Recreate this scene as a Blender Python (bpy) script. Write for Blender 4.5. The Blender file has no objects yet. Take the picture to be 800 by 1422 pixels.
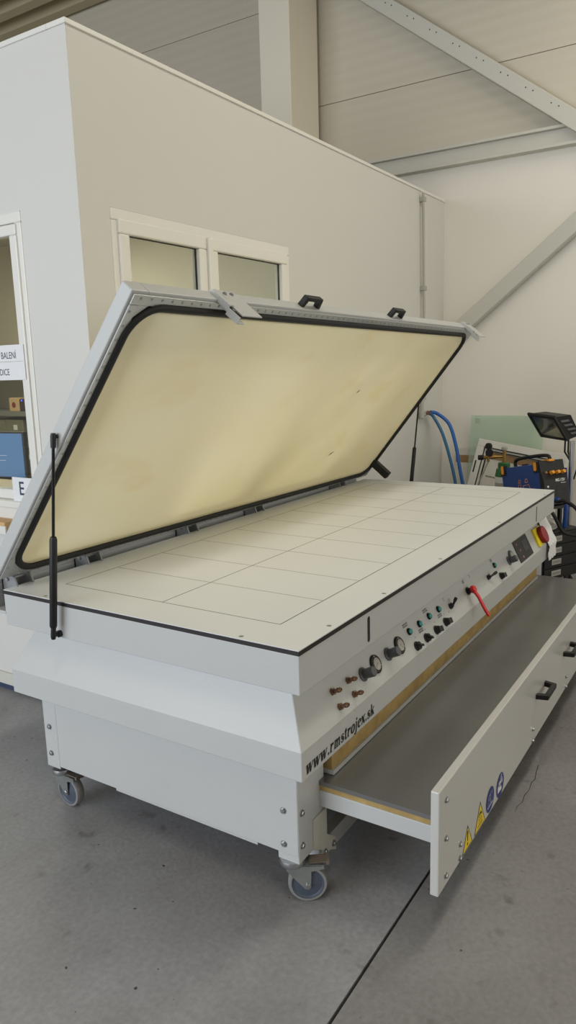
import bpy, bmesh, math, random
from mathutils import Vector, Matrix
random.seed(7)
SC = bpy.context.scene
C = SC.collection
# ------------------------------------------------------------------ camera, sky, lights, exposure
PI = math.pi
def setup_view():
    cd = bpy.data.cameras.new('camera'); co = bpy.data.objects.new('camera', cd); C.objects.link(co)
    cd.sensor_fit = 'VERTICAL'; cd.sensor_height = 36.0; cd.lens = 1027.9 / 1422 * 36.0
    cd.clip_start = 0.05; cd.clip_end = 200
    yaw, pitch, roll = 0.570869, 0.190133, -0.028714
    f = Vector((math.cos(yaw) * math.cos(pitch), math.sin(yaw) * math.cos(pitch), -math.sin(pitch)))
    r = Vector((math.sin(yaw), -math.cos(yaw), 0)); u = r.cross(f)
    c, s = math.cos(roll), math.sin(roll)
    r2 = c * r + s * u; u2 = -s * r + c * u
    m = Matrix((r2, u2, -f)).transposed().to_4x4(); m.translation = (-1.72047, -1.08209, 1.70292)
    co.matrix_world = m; SC.camera = co
    w = bpy.data.worlds.new('hall_ambience'); SC.world = w; w.use_nodes = True
    bg = w.node_tree.nodes['Background']; bg.inputs[0].default_value = (1.0, 0.97, 0.91, 1); bg.inputs[1].default_value = 0.46
    def area(name, loc, target, sx, sy, power, col):
        l = bpy.data.lights.new(name, 'AREA'); l.shape = 'RECTANGLE'; l.size = sx; l.size_y = sy; l.energy = power; l.color = col
        o = bpy.data.objects.new(name, l); C.objects.link(o); o.location = loc
        o.rotation_euler = (Vector(target) - Vector(loc)).to_track_quat('-Z', 'Y').to_euler()
    area('gate_daylight', (-8.0, 3.9, 2.6), (0.5, 1.0, 0.9), 8.0, 4.4, 980, (0.86, 0.92, 1.0))
    area('far_hall_fill', (1.5, -9.0, 2.9), (1.5, 0.0, 1.2), 12.0, 3.6, 430, (1.0, 0.955, 0.86))  # unseen fill light, added to lift the faces turned towards the hall
    for i, (x, y) in enumerate([(-1.6, -0.7), (1.6, -0.7), (3.7, -1.2)]):
        area('high_bay_lamp', (x, y, 5.3), (x, y, 0), 1.6, 0.5, (52, 60, 66)[i], (1.0, 0.94, 0.81))
    area('office_fill', (1.6, 3.6, 2.86), (1.6, 3.6, 0), 1.2, 0.6, 62, (1.0, 0.93, 0.78))  # added light to brighten the office interior, fixture never in view
    SC.view_settings.view_transform = 'Standard'; SC.view_settings.look = 'None'
    SC.view_settings.gamma = 1; SC.view_settings.use_curve_mapping = False
    SC.view_settings.exposure = -0.66
setup_view()

# ------------------------------------------------------------------ materials
def lin(c):
    c = c / 255.0
    return c / 12.92 if c <= 0.04045 else ((c + 0.055) / 1.055) ** 2.4
def rgb(r, g, b): return (lin(r), lin(g), lin(b), 1)
MATS = {}
def mat(name, col, rough=0.5, metal=0.0, var=0.0, scale=8.0, bump=0.0, bscale=60.0, emit=None, coat=0.0):
    m = bpy.data.materials.new(name); m.use_nodes = True; nt = m.node_tree; b = nt.nodes['Principled BSDF']
    b.inputs['Roughness'].default_value = rough; b.inputs['Metallic'].default_value = metal
    b.inputs['Base Color'].default_value = rgb(*col)
    if coat: b.inputs['Coat Weight'].default_value = coat
    tc = nt.nodes.new('ShaderNodeTexCoord')
    if var:
        n = nt.nodes.new('ShaderNodeTexNoise'); n.inputs['Scale'].default_value = scale; n.inputs['Detail'].default_value = 5
        r = nt.nodes.new('ShaderNodeMapRange'); r.inputs['From Min'].default_value = 0.3; r.inputs['From Max'].default_value = 0.7
        r.inputs['To Min'].default_value = 1 - var; r.inputs['To Max'].default_value = 1 + var * 0.4
        h = nt.nodes.new('ShaderNodeHueSaturation'); h.inputs['Color'].default_value = rgb(*col)
        nt.links.new(tc.outputs['Object'], n.inputs['Vector']); nt.links.new(n.outputs['Fac'], r.inputs['Value'])
        nt.links.new(r.outputs['Result'], h.inputs['Value']); nt.links.new(h.outputs['Color'], b.inputs['Base Color'])
    if bump:
        n2 = nt.nodes.new('ShaderNodeTexNoise'); n2.inputs['Scale'].default_value = bscale; n2.inputs['Detail'].default_value = 3
        bp = nt.nodes.new('ShaderNodeBump'); bp.inputs['Strength'].default_value = bump; bp.inputs['Distance'].default_value = 0.01
        nt.links.new(tc.outputs['Object'], n2.inputs['Vector']); nt.links.new(n2.outputs['Fac'], bp.inputs['Height'])
        nt.links.new(bp.outputs['Normal'], b.inputs['Normal'])
    if emit:
        b.inputs['Emission Color'].default_value = rgb(*emit[0]); b.inputs['Emission Strength'].default_value = emit[1]
    MATS[name] = m
    return m
mat('white_paint', (188, 190, 189), 0.38, var=0.02, scale=3, bump=0.06, bscale=180)
mat('drawer_paint', (196, 196, 192), 0.2, var=0.02, scale=3)
mat('laminate', (221, 224, 226), 0.42, var=0.025, scale=2)
mat('black_edge', (30, 24, 22), 0.5)
mat('line_ink', (44, 42, 40), 0.7)
mat('line_ink_pale', (120, 112, 96), 0.7)
mat('black_plastic', (14, 14, 15), 0.5)
mat('black_rubber', (20, 20, 21), 0.6)
mat('black_gloss', (14, 14, 16), 0.15)
mat('grey_plastic', (78, 80, 84), 0.4)
mat('teal', (32, 150, 146), 0.25)
mat('brass', (128, 100, 78), 0.4, 0.7)
mat('gold', (164, 130, 72), 0.35, 0.8)
mat('red', (205, 34, 40), 0.35)
mat('dark_red', (140, 24, 32), 0.5)
mat('yellow', (232, 210, 40), 0.45)
mat('sign_yellow', (235, 205, 40), 0.4)
mat('sign_blue', (38, 52, 120), 0.4)
mat('sign_white', (225, 226, 228), 0.45)
mat('steel', (176, 178, 180), 0.3, 0.9, var=0.05, scale=30)
mat('zinc', (172, 178, 176), 0.35, 0.8, var=0.15, scale=25)
mat('rusty_zinc', (136, 124, 112), 0.5, 0.6, var=0.3, scale=20)
mat('aluminium', (196, 198, 198), 0.36, 0.75, var=0.05, scale=6)
mat('hinge_grey', (150, 152, 154), 0.45, 0.5)
mat('wheel_grey', (76, 84, 98), 0.5, var=0.12, scale=30)
mat('tyre_grey', (134, 134, 132), 0.55, var=0.1, scale=30)
mat('white_plastic', (224, 223, 217), 0.3)
mat('wall_plaster', (234, 230, 221), 0.75, var=0.02, scale=1.2)
mat('office_paint', (208, 207, 202), 0.6, var=0.015, scale=1)
mat('office_inside', (206, 200, 180), 0.8)
mat('panel_paint', (208, 203, 190), 0.5, var=0.02, scale=2)
mat('beam_paint', (200, 198, 188), 0.5)
mat('column_paint', (232, 226, 210), 0.5)
mat('deck_paint', (178, 168, 138), 0.6)
mat('skirting_blue', (50, 62, 88), 0.5)
mat('dark_gap', (40, 40, 42), 0.8)
mat('blue_hose', (28, 92, 172), 0.35)
mat('teal_hose', (36, 96, 138), 0.35)
mat('welder_blue', (22, 66, 140), 0.35)
mat('orange', (238, 160, 50), 0.4)
mat('gas_green', (44, 104, 52), 0.35)
mat('gas_grey', (172, 170, 160), 0.4)
mat('cardboard', (158, 126, 92), 0.8, var=0.1, scale=12)
mat('foil', (214, 211, 204), 0.4, var=0.06, scale=10, bump=0.3, bscale=14)
mat('paper', (226, 226, 228), 0.6, var=0.05, scale=14)
mat('bin_olive', (120, 118, 92), 0.6)
mat('shelf_grey', (128, 128, 118), 0.5)
mat('screen', (60, 100, 150), 0.25, emit=((112, 146, 188), 0.62))
mat('ui_line', (220, 225, 235), 0.4, emit=((150, 180, 215), 0.4))
mat('led_blue', (60, 90, 255), 0.3, emit=((70, 100, 255), 3.0))
mat('reflector', (190, 186, 172), 0.22, 0.9)
mat('ink_navy', (52, 58, 84), 0.6)
mat('tan_print', (206, 176, 128), 0.6)
mat('terracotta', (206, 168, 116), 0.6)
mat('dark_device', (54, 42, 40), 0.5)
mat('desk_top', (186, 178, 160), 0.5)
mat('display_grey', (52, 54, 60), 0.5)
mat('pink', (168, 110, 112), 0.5)
mat('sheet_steel', (132, 132, 130), 0.30, 0.55, var=0.12, scale=2.2)
mat('plywood', (176, 148, 92), 0.7, var=0.25, scale=18)
def glass(name, col, fac, rough=0.02, diff=0.0):
    m = bpy.data.materials.new(name); m.use_nodes = True; nt = m.node_tree; nt.nodes.clear()
    o = nt.nodes.new('ShaderNodeOutputMaterial'); t = nt.nodes.new('ShaderNodeBsdfTransparent'); t.inputs[0].default_value = col
    g = nt.nodes.new('ShaderNodeBsdfGlossy'); g.inputs['Roughness'].default_value = rough
    lw = nt.nodes.new('ShaderNodeLayerWeight'); lw.inputs['Blend'].default_value = 0.5
    pw = nt.nodes.new('ShaderNodeMath'); pw.operation = 'POWER'; pw.inputs[1].default_value = 4.0; nt.links.new(lw.outputs['Facing'], pw.inputs[0])
    a = nt.nodes.new('ShaderNodeMath'); a.operation = 'MULTIPLY_ADD'; a.inputs[1].default_value = 0.7 * fac; a.inputs[2].default_value = 0.04 * fac; nt.links.new(pw.outputs[0], a.inputs[0])
    mx = nt.nodes.new('ShaderNodeMixShader'); nt.links.new(a.outputs[0], mx.inputs[0]); nt.links.new(t.outputs[0], mx.inputs[1]); nt.links.new(g.outputs[0], mx.inputs[2])
    last = mx
    if diff:
        d = nt.nodes.new('ShaderNodeBsdfDiffuse'); d.inputs[0].default_value = col
        m2 = nt.nodes.new('ShaderNodeMixShader'); m2.inputs[0].default_value = diff
        nt.links.new(mx.outputs[0], m2.inputs[1]); nt.links.new(d.outputs[0], m2.inputs[2]); last = m2
    nt.links.new(last.outputs[0], o.inputs[0]); MATS[name] = m
glass('pane_glass', (0.93, 0.95, 0.93, 1), 1.3)
glass('green_glass', (0.84, 0.92, 0.855, 1), 1.2, diff=0.22)
glass('clear_film', (0.82, 0.82, 0.82, 1), 2.5, 0.15, diff=0.35)

def concrete(name, lo, hi):
    m = mat(name, (138, 138, 138), 0.5); nt = m.node_tree; b = nt.nodes['Principled BSDF']; L = nt.links.new
    tc = nt.nodes.new('ShaderNodeTexCoord')
    def noise(s, d, rough=0.5):
        n = nt.nodes.new('ShaderNodeTexNoise'); n.inputs['Scale'].default_value = s; n.inputs['Detail'].default_value = d; n.inputs['Roughness'].default_value = rough
        L(tc.outputs['Object'], n.inputs['Vector']); return n
    def ramp(n, stops):
        r = nt.nodes.new('ShaderNodeValToRGB'); e = r.color_ramp.elements
        e[0].position, e[0].color = stops[0]; e[1].position, e[1].color = stops[1]
        for s in stops[2:]:
            k = e.new(s[0]); k.color = s[1]
        L(n.outputs['Fac'], r.inputs['Fac']); return r
    big = ramp(noise(1.1, 6, 0.6), [(0.30, rgb(*lo)), (0.70, rgb(*hi))])
    fine = ramp(noise(55, 4), [(0.25, (0.80, 0.80, 0.80, 1)), (0.75, (1.05, 1.05, 1.05, 1))])
    dark = ramp(noise(9, 3), [(0.24, rgb(196, 192, 188)), (0.36, (1, 1, 1, 1))])
    spots = ramp(noise(34, 1), [(0.205, rgb(120, 114, 108)), (0.235, (1, 1, 1, 1))])
    cur = big
    for nx in (fine, dark, spots):
        mx = nt.nodes.new('ShaderNodeMix'); mx.data_type = 'RGBA'; mx.blend_type = 'MULTIPLY'; mx.inputs[0].default_value = 1.0
        L(cur.outputs[0] if cur.type == 'VALTORGB' else cur.outputs[2], mx.inputs[6]); L(nx.outputs[0], mx.inputs[7]); cur = mx
    L(cur.outputs[2], b.inputs['Base Color'])
    rr = ramp(noise(2.3, 4), [(0.3, (0.42, 0.42, 0.42, 1)), (0.7, (0.62, 0.62, 0.62, 1))]); L(rr.outputs[0], b.inputs['Roughness'])
    bp = nt.nodes.new('ShaderNodeBump'); bp.inputs['Strength'].default_value = 0.08; bp.inputs['Distance'].default_value = 0.01
    L(noise(80, 3).outputs['Fac'], bp.inputs['Height']); L(bp.outputs[0], b.inputs['Normal'])
concrete('concrete', (128, 126, 126), (161, 162, 166))
concrete('concrete_dark', (116, 113, 112), (145, 144, 145))
def membrane_mat():
    m = mat('silicone', (205, 188, 138), 0.55); nt = m.node_tree; b = nt.nodes['Principled BSDF']; L = nt.links.new
    tc = nt.nodes.new('ShaderNodeTexCoord')
    def noise(s, d, sc=(1, 1, 1)):
        mp = nt.nodes.new('ShaderNodeMapping'); mp.inputs['Scale'].default_value = sc; L(tc.outputs['Object'], mp.inputs['Vector'])
        n = nt.nodes.new('ShaderNodeTexNoise'); n.inputs['Scale'].default_value = s; n.inputs['Detail'].default_value = d
        L(mp.outputs[0], n.inputs['Vector']); return n
    r = nt.nodes.new('ShaderNodeValToRGB'); L(noise(1.3, 4).outputs['Fac'], r.inputs['Fac'])
    e = r.color_ramp.elements; e[0].position = 0.3; e[0].color = rgb(245, 234, 194); e[1].position = 0.72; e[1].color = rgb(252, 244, 214)
    r2 = nt.nodes.new('ShaderNodeValToRGB'); L(noise(2.6, 6, (1, 1.5, 1.5)).outputs['Fac'], r2.inputs['Fac'])
    e = r2.color_ramp.elements; e[0].position = 0.24; e[0].color = rgb(250, 243, 228); e[1].position = 0.42; e[1].color = (1, 1, 1, 1)
    mx = nt.nodes.new('ShaderNodeMix'); mx.data_type = 'RGBA'; mx.blend_type = 'MULTIPLY'; mx.inputs[0].default_value = 1.0
    L(r.outputs[0], mx.inputs[6]); L(r2.outputs[0], mx.inputs[7]); L(mx.outputs[2], b.inputs['Base Color'])
    tl = nt.nodes.new('ShaderNodeBsdfTranslucent'); L(mx.outputs[2], tl.inputs[0]); ms = nt.nodes.new('ShaderNodeMixShader'); ms.inputs[0].default_value = 0.5
    out = [n for n in nt.nodes if n.type == 'OUTPUT_MATERIAL'][0]; L(b.outputs[0], ms.inputs[1]); L(tl.outputs[0], ms.inputs[2]); L(ms.outputs[0], out.inputs[0])
membrane_mat()
def ribbed(name, col, period, axis, strength):
    m = mat(name, col, 0.5); nt = m.node_tree; b = nt.nodes['Principled BSDF']; L = nt.links.new
    tc = nt.nodes.new('ShaderNodeTexCoord'); wv = nt.nodes.new('ShaderNodeTexWave'); wv.bands_direction = axis; wv.wave_profile = 'SIN'
    wv.inputs['Scale'].default_value = 2 * PI / (20 * period); wv.inputs['Distortion'].default_value = 0
    L(tc.outputs['Object'], wv.inputs['Vector']); bp = nt.nodes.new('ShaderNodeBump'); bp.inputs['Strength'].default_value = strength; bp.inputs['Distance'].default_value = 0.004
    L(wv.outputs['Fac'], bp.inputs['Height']); L(bp.outputs[0], b.inputs['Normal'])
ribbed('sandwich_panel', (202, 195, 178), 0.10, 'Z', 0.5)

# ------------------------------------------------------------------ mesh helpers
ORG = {}
class MB:
    def __init__(self, xf=None): self.v = []; self.f = []; self.mi = []; self.xf = xf; self.cur = 0
    def add(self, vs, fs, mi=None):
        o = len(self.v)
        self.v += [(self.xf @ Vector(p)) if self.xf else Vector(p) for p in vs]
        self.f += [[i + o for i in f] for f in fs]; self.mi += [self.cur if mi is None else mi] * len(fs); return self
    def box(self, x0, x1, y0, y1, z0, z1, mi=None):
        return self.hexa([(x0, y0, z0), (x1, y0, z0), (x1, y1, z0), (x0, y1, z0), (x0, y0, z1), (x1, y0, z1), (x1, y1, z1), (x0, y1, z1)], mi)
    def hexa(self, p, mi=None):
        return self.add(p, [(3, 2, 1, 0), (4, 5, 6, 7), (0, 1, 5, 4), (1, 2, 6, 5), (2, 3, 7, 6), (3, 0, 4, 7)], mi)
    def obox(self, o, a, b, c, mi=None):                       # corner o, edge vectors a, b, c
        o, a, b, c = map(Vector, (o, a, b, c))
        return self.hexa([o, o + a, o + a + b, o + b, o + c, o + a + c, o + a + b + c, o + b + c], mi)
    def bar(self, p0, p1, w, h, up=(0, 0, 1), mi=None):
        p0, p1 = Vector(p0), Vector(p1); d = (p1 - p0).normalized(); s = d.cross(Vector(up)).normalized(); u = s.cross(d)
        return self.obox(p0 - s * w / 2 - u * h / 2, p1 - p0, s * w, u * h, mi)
    def cyl(self, p0, p1, r0, r1=None, n=16, mi=None, caps=True):
        r1 = r0 if r1 is None else r1
        return self.lathe(p0, Vector(p1) - Vector(p0), [(r0, 0), (r1, 1)], n, mi, caps)
    def lathe(self, p, ax, prof, n=20, mi=None, caps=True):     # prof: (radius, fraction along ax)
        p, ax = Vector(p), Vector(ax); d = ax.normalized()
        a = d.orthogonal().normalized(); b = d.cross(a); vs = []; fs = []
        for r, t in prof:
            for k in range(n):
                g = 2 * PI * k / n; vs.append(p + ax * t + (a * math.cos(g) + b * math.sin(g)) * max(r, 1e-5))
        m = len(prof)
        for j in range(m - 1):
            for k in range(n):
                k2 = (k + 1) % n; fs.append((j * n + k, j * n + k2, (j + 1) * n + k2, (j + 1) * n + k))
        if caps: fs += [tuple(range(n - 1, -1, -1)), tuple((m - 1) * n + k for k in range(n))]
        return self.add(vs, fs, mi)
    def tube(self, pts, r, n=10, closed=False, mi=None, flat=None):
        pts = [Vector(p) for p in pts]; N = len(pts); vs = []; fs = []; a = None
        for i, p in enumerate(pts):
            t = (pts[(i + 1) % N] - pts[i - 1]) if closed or 0 < i < N - 1 else (pts[1] - pts[0] if i == 0 else pts[-1] - pts[-2])
            t.normalize()
            if a is None: a = Vector(flat) if flat else t.orthogonal()
            a = (a - t * a.dot(t)).normalized(); b = t.cross(a)
            for k in range(n):
                g = 2 * PI * k / n; vs.append(p + (a * math.cos(g) + b * math.sin(g)) * r)
        for i in range(N if closed else N - 1):
            j = (i + 1) % N
            for k in range(n):
                k2 = (k + 1) % n; fs.append((i * n + k, i * n + k2, j * n + k2, j * n + k))
        if not closed: fs += [tuple(range(n - 1, -1, -1)), tuple((N - 1) * n + k for k in range(n))]
        return self.add(vs, fs, mi)
    def prism(self, poly, o, ex, ey, en, depth, mi=None):       # 2-D polygon extruded along en from o
        o, ex, ey, en = map(Vector, (o, ex, ey, en)); n = len(poly)
        vs = [o + ex * x + ey * y for x, y in poly] + [o + ex * x + ey * y + en * depth for x, y in poly]
        fs = [tuple(range(n - 1, -1, -1)), tuple(range(n, 2 * n))] + [(i, (i + 1) % n, (i + 1) % n + n, i + n) for i in range(n)]
        return self.add(vs, fs, mi)
    def flat(self, poly, o, ex, ey, mi=None):
        o, ex, ey = map(Vector, (o, ex, ey))
        return self.add([o + ex * x + ey * y for x, y in poly], [tuple(range(len(poly)))], mi)
def root_of(o):
    while o.parent: o = o.parent
    return o
def build(name, mb, mats, parent=None, label=None, bevel=0.0, smooth=False, kind=None, seg=2, nofix=False):
    bm = bmesh.new()
    off = ORG.get(root_of(parent).name, Vector((0, 0, 0))) if parent else Vector((0, 0, 0))
    vs = [bm.verts.new(p - off) for p in mb.v]
    for f, mi in zip(mb.f, mb.mi):
        try: bm.faces.new([vs[i] for i in f]).material_index = mi
        except ValueError: pass
    if not nofix: bmesh.ops.recalc_face_normals(bm, faces=bm.faces)
    if bevel:
        es = [e for e in bm.edges if len(e.link_faces) == 2 and e.calc_face_angle(0) > 0.5]
        bmesh.ops.bevel(bm, geom=es, offset=bevel, segments=seg, affect='EDGES', clamp_overlap=True, profile=0.5)
    me = bpy.data.meshes.new(name); bm.to_mesh(me); bm.free()
    for m in (mats if isinstance(mats, (list, tuple)) else [mats]): me.materials.append(MATS[m])
    if smooth:
        me.shade_smooth(); me.set_sharp_from_angle(angle=math.radians(38))
    o = bpy.data.objects.new(name, me); C.objects.link(o)
    if parent: o.parent = parent
    if label: o['label'] = label
    if kind: o['kind'] = kind
    return o
def tag(o, label, cat, group=None):
    o['label'] = label; o['category'] = cat
    if group: o['group'] = group
    return o
def thing(name, label, cat, loc=(0, 0, 0), rot=(0, 0, 0), local=False, group=None):
    o = bpy.data.objects.new(name, None); C.objects.link(o); o.location = loc; o.rotation_euler = rot; o.empty_display_size = 0.1
    ORG[o.name] = Vector((0, 0, 0)) if local else Vector(loc)
    return tag(o, label, cat, group)
def again(o, delta, parent=None, label=None):
    c = o.copy(); C.objects.link(c); c.location = Vector(o.location) + Vector(delta)
    if parent: c.parent = parent
    if label: c['label'] = label
    return c
def struct(name, mb, mats, label=None, parent=None, **k):
    o = build(name, mb, mats, parent, label, **k)
    if not parent: o['kind'] = 'structure'
    return o
def text_mb(body, size, o, ex, ey, align='LEFT', sx=1.0, mb=None, mi=None, bold=0.0):
    cu = bpy.data.curves.new('t', 'FONT'); cu.body = body; cu.size = size; cu.align_x = align; cu.fill_mode = 'FRONT'; cu.resolution_u = 4; cu.offset = bold
    ob = bpy.data.objects.new('t', cu); C.objects.link(ob)
    me = bpy.data.meshes.new_from_object(ob.evaluated_get(bpy.context.evaluated_depsgraph_get()))
    mb = mb or MB(); o, ex, ey = Vector(o), Vector(ex), Vector(ey)
    mb.add([o + ex * v.co.x * sx + ey * v.co.y for v in me.vertices], [tuple(p.vertices) for p in me.polygons], mi)
    bpy.data.objects.remove(ob); bpy.data.curves.remove(cu); bpy.data.meshes.remove(me); return mb
def rrect(x0, x1, y0, y1, r, n=8):
    out = []
    for cx, cy, a0 in ((x1 - r, y1 - r, 0), (x0 + r, y1 - r, 90), (x0 + r, y0 + r, 180), (x1 - r, y0 + r, 270)):
        for k in range(n + 1):
            g = math.radians(a0 + 90 * k / n); out.append((cx + r * math.cos(g), cy + r * math.sin(g)))
    return out
def circle(r, n=24, cx=0, cy=0): return [(cx + r * math.cos(2 * PI * k / n), cy + r * math.sin(2 * PI * k / n)) for k in range(n)]
def stroke(pts, ws):                                           # list of quads following a line with changing width
    out = []; P = [Vector(p).to_2d() if len(p) > 2 else Vector(p) for p in pts]; N = len(P); L_ = []; R_ = []
    if not isinstance(ws, (list, tuple)): ws = [ws] * N
    for i in range(N):
        t = (P[min(i + 1, N - 1)] - P[max(i - 1, 0)]).normalized(); nrm = Vector((-t.y, t.x)) * ws[i] / 2
        L_.append(P[i] + nrm); R_.append(P[i] - nrm)
    for i in range(N - 1): out.append([tuple(R_[i]), tuple(R_[i + 1]), tuple(L_[i + 1]), tuple(L_[i])])
    return out

# ------------------------------------------------------------------ the hall: floor, end wall, roof, steelwork
EX = 5.08
JY = -0.240
floor_o = struct('floor', MB().box(-9, 9, -10, 10, -0.20, -0.014), 'dark_gap', 'grey concrete hall floor with a straight sawn joint')
build('slab', MB().box(-9, 9, JY + 0.005, 10, -0.0139, 0.0), 'concrete', floor_o)
build('slab', MB().box(-9, 9, -10, JY - 0.005, -0.0139, 0.0), 'concrete_dark', floor_o)
ck = MB()
pts = [(1.30, -0.386), (1.24, -0.392), (1.18, -0.402), (1.15, -0.396), (1.09, -0.402), (1.04, -0.396), (0.99, -0.402), (0.95, -0.392), (0.91, -0.396)]
for qd in stroke(pts, [0.003, 0.003, 0.003, 0.003, 0.002, 0.003, 0.002, 0.002, 0.001]): ck.flat(qd, (0, 0, 0.0006), (1, 0, 0), (0, 1, 0))
build('crack', ck, 'dark_gap', floor_o, 'thin dark crack in the concrete')
wr = struct('wall_right', MB().box(EX, EX + 0.3, -10, 10, -0.014, 3.52), 'wall_plaster', 'off white plastered end wall behind the press')
z = 3.52
for z0, z1 in ((3.525, 4.213), (4.217, 5.205), (5.209, 6.2)):
    build('panel', MB().box(EX + 0.03, EX + 0.2, -10, 10, z0, z1), 'sandwich_panel', wr, bevel=0.004)
build('panel_core', MB().box(EX + 0.045, EX + 0.19, -10, 10, 3.4, 6.2), 'dark_gap', wr)
# eaves channel on the end wall
tb = MB(); tb.box(EX - 0.09, EX + 0.03, -10, 4, 3.575, 3.60).box(EX - 0.09, EX + 0.03, -10, 4, 3.435, 3.46).box(EX - 0.05, EX + 0.03, -10, 4, 3.46, 3.575)
t = struct('trim_1', tb, 'beam_paint', 'light grey horizontal steel channel along the end wall', bevel=0.003)
t = struct('trim_2', MB().box(4.56, 5.07, 2.79, 3.12, 0, 5.9), 'column_paint', 'square cream steel column rising behind the white office', bevel=0.008)
# braces
def brace(name, y0, z0, y1, z1, label):
    m = MB().bar((EX - 0.09, y0, z0), (EX - 0.09, y1, z1), 0.10, 0.135, up=(1, 0, 0))
    m = MB(); d = Vector((0, y1 - y0, z1 - z0)); L = d.length; d.normalize(); s = Vector((0, -d.z, d.y))
    m.obox(Vector((EX - 0.115, y0, z0)) - s * 0.066, Vector((0.1, 0, 0)), d * L, s * 0.132)
    return struct(name, m, 'beam_paint', label, bevel=0.006)
b1 = brace('trim_3', 2.79, 5.43, -0.05, 3.285, 'upper sloping steel brace tube falling to the right')
hb = MB()
for i in range(9):
    y = 2.0 - i * 0.21; zz = 3.598 + (y - 0.37) * 0.755
    for k in (-0.03, 0.03):
        hb.cyl((EX - 0.1165, y + k, zz + 0.03 + k * .6), (EX - 0.114, y + k, zz + 0.03 + k * .6), 0.0055, n=8)
build('bolt_hole', hb, 'dark_gap', b1, kind='stuff')
brace('trim_4', 1.49, 1.88, -0.05, 3.14, 'lower sloping steel brace tube rising to the right')
# roof deck (trapezoid ribs along y)
dk = MB(); prof = []
x = -8.0
while x < 5.3:
    prof += [(x, 5.83), (x + 0.13, 5.83), (x + 0.17, 5.99), (x + 0.30, 5.99), ]; x += 0.34
pv = [(a, y, c) for a, c in prof for y in (-10, 10)]
dk.add(pv, [(2 * i, 2 * i + 2, 2 * i + 3, 2 * i + 1) for i in range(len(prof) - 1)])
struct('ceiling', dk, 'deck_paint', 'olive grey trapezoidal roof deck', nofix=True)

# ------------------------------------------------------------------ the office box
OX, OY, OH = 0.686, 1.5, 3.147
WT = 0.10
WX0, WX1, WZ0, WZ1 = 0.87, 2.39, 1.09, 2.453
wb = MB()
wb.box(OX, WX0, OY, OY + WT, 0.10, OH).box(WX1, EX, OY, OY + WT, 0.10, OH).box(WX0, WX1, OY, OY + WT, WZ1, OH).box(WX0, WX1, OY, OY + WT, 0.10, WZ0)
struct('wall_back', wb, 'office_paint', 'long white office wall behind the open lid')
LY0, LY1, LZ0, LZ1 = 1.886, 3.4, 1.06, 2.46
wl = MB()
wl.box(OX, OX + WT, OY + WT, LY0, 0.10, OH).box(OX, OX + WT, LY1, 5.7, 0.10, OH).box(OX, OX + WT, LY0, LY1, LZ1, OH).box(OX, OX + WT, LY0, LY1, 0.10, LZ0)
struct('wall_left', wl, 'office_paint', 'short white office wall facing the gate')
bl = MB().box(OX - 0.012, OX + WT, OY - 0.012, 5.7, 0.032, 0.10); bl.box(OX - 0.012, EX, OY - 0.012, OY + WT, 0.032, 0.10)
struct('trim_5', bl, 'beam_paint', 'pale base rail under the office walls')
struct('baseboard_left', MB().box(OX - 0.004, OX + WT, OY, 5.7, 0, 0.032), 'skirting_blue', 'dark blue skirting strip under the office wall')
cp = MB().box(OX - 0.008, EX, OY - 0.008, OY + WT + 0.008, OH, OH + 0.022).box(OX - 0.008, OX + WT + 0.008, OY + WT + 0.008, 5.7, OH, OH + 0.022)
struct('trim_6', cp, 'white_plastic', 'thin white cap strip along the top of the office', bevel=0.003)
# office interior shell
struct('wall_inner', MB().box(3.05, 3.1, OY + WT + .004, 5.7, 0.0, 2.95).box(OX + WT + .004, 3.05, 5.6, 5.7, 0.0, 2.95), 'office_inside', 'beige wall inside the office')
struct('ceiling_office', MB().box(OX + WT + .004, 3.05, OY + WT + .004, 5.6, 2.92, 3.0), 'office_inside', 'beige ceiling inside the office')
# front window: fixed frame and two casements
def frame_mb(mb, a0, a1, z0, z1, w, d0, d1, axis, mi=None):     # rectangular ring; axis 'y' -> lies in xz, depth along y
    B = (lambda p, q, r, s: mb.box(p, q, d0, d1, r, s, mi)) if axis == 'y' else (lambda p, q, r, s: mb.box(d0, d1, p, q, r, s, mi))
    B(a0, a1, z1 - w, z1); B(a0, a1, z0, z0 + w); B(a0, a0 + w, z0 + w, z1 - w); B(a1 - w, a1, z0 + w, z1 - w); return mb
m = frame_mb(MB(), WX0, WX1, WZ0, WZ1, 0.052, OY - 0.004, OY + 0.07, 'y')
m.box(1.53, 1.58, OY + 0.004, OY + 0.07, WZ0 + 0.052, WZ1 - 0.052)
w1 = struct('window_1', m, 'white_plastic', 'white two-sash office window above the open lid', bevel=0.006)
for i, (a, b) in enumerate(((0.905, 1.552), (1.580, 2.352))):
    f = frame_mb(MB(), a, b, WZ0 + 0.04, WZ1 - 0.045, 0.066, OY - 0.018, OY + 0.04, 'y'); s = build('sash', f, 'white_plastic', w1, bevel=0.007)
    g = frame_mb(MB(), a + 0.062, b - 0.062, WZ0 + 0.10, WZ1 - 0.107, 0.008, OY + 0.006, OY + 0.016, 'y'); build('glazing_seal', g, 'black_rubber', s)
    build('pane', MB().box(a + 0.064, b - 0.064, OY + 0.008, OY + 0.014, WZ0 + 0.10, WZ1 - 0.11), 'pane_glass', s)
build('cover_strip', MB().box(1.548, 1.588, OY - 0.034, OY - 0.014, WZ0 + 0.04, WZ1 - 0.055), 'white_plastic', w1, bevel=0.005)
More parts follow.
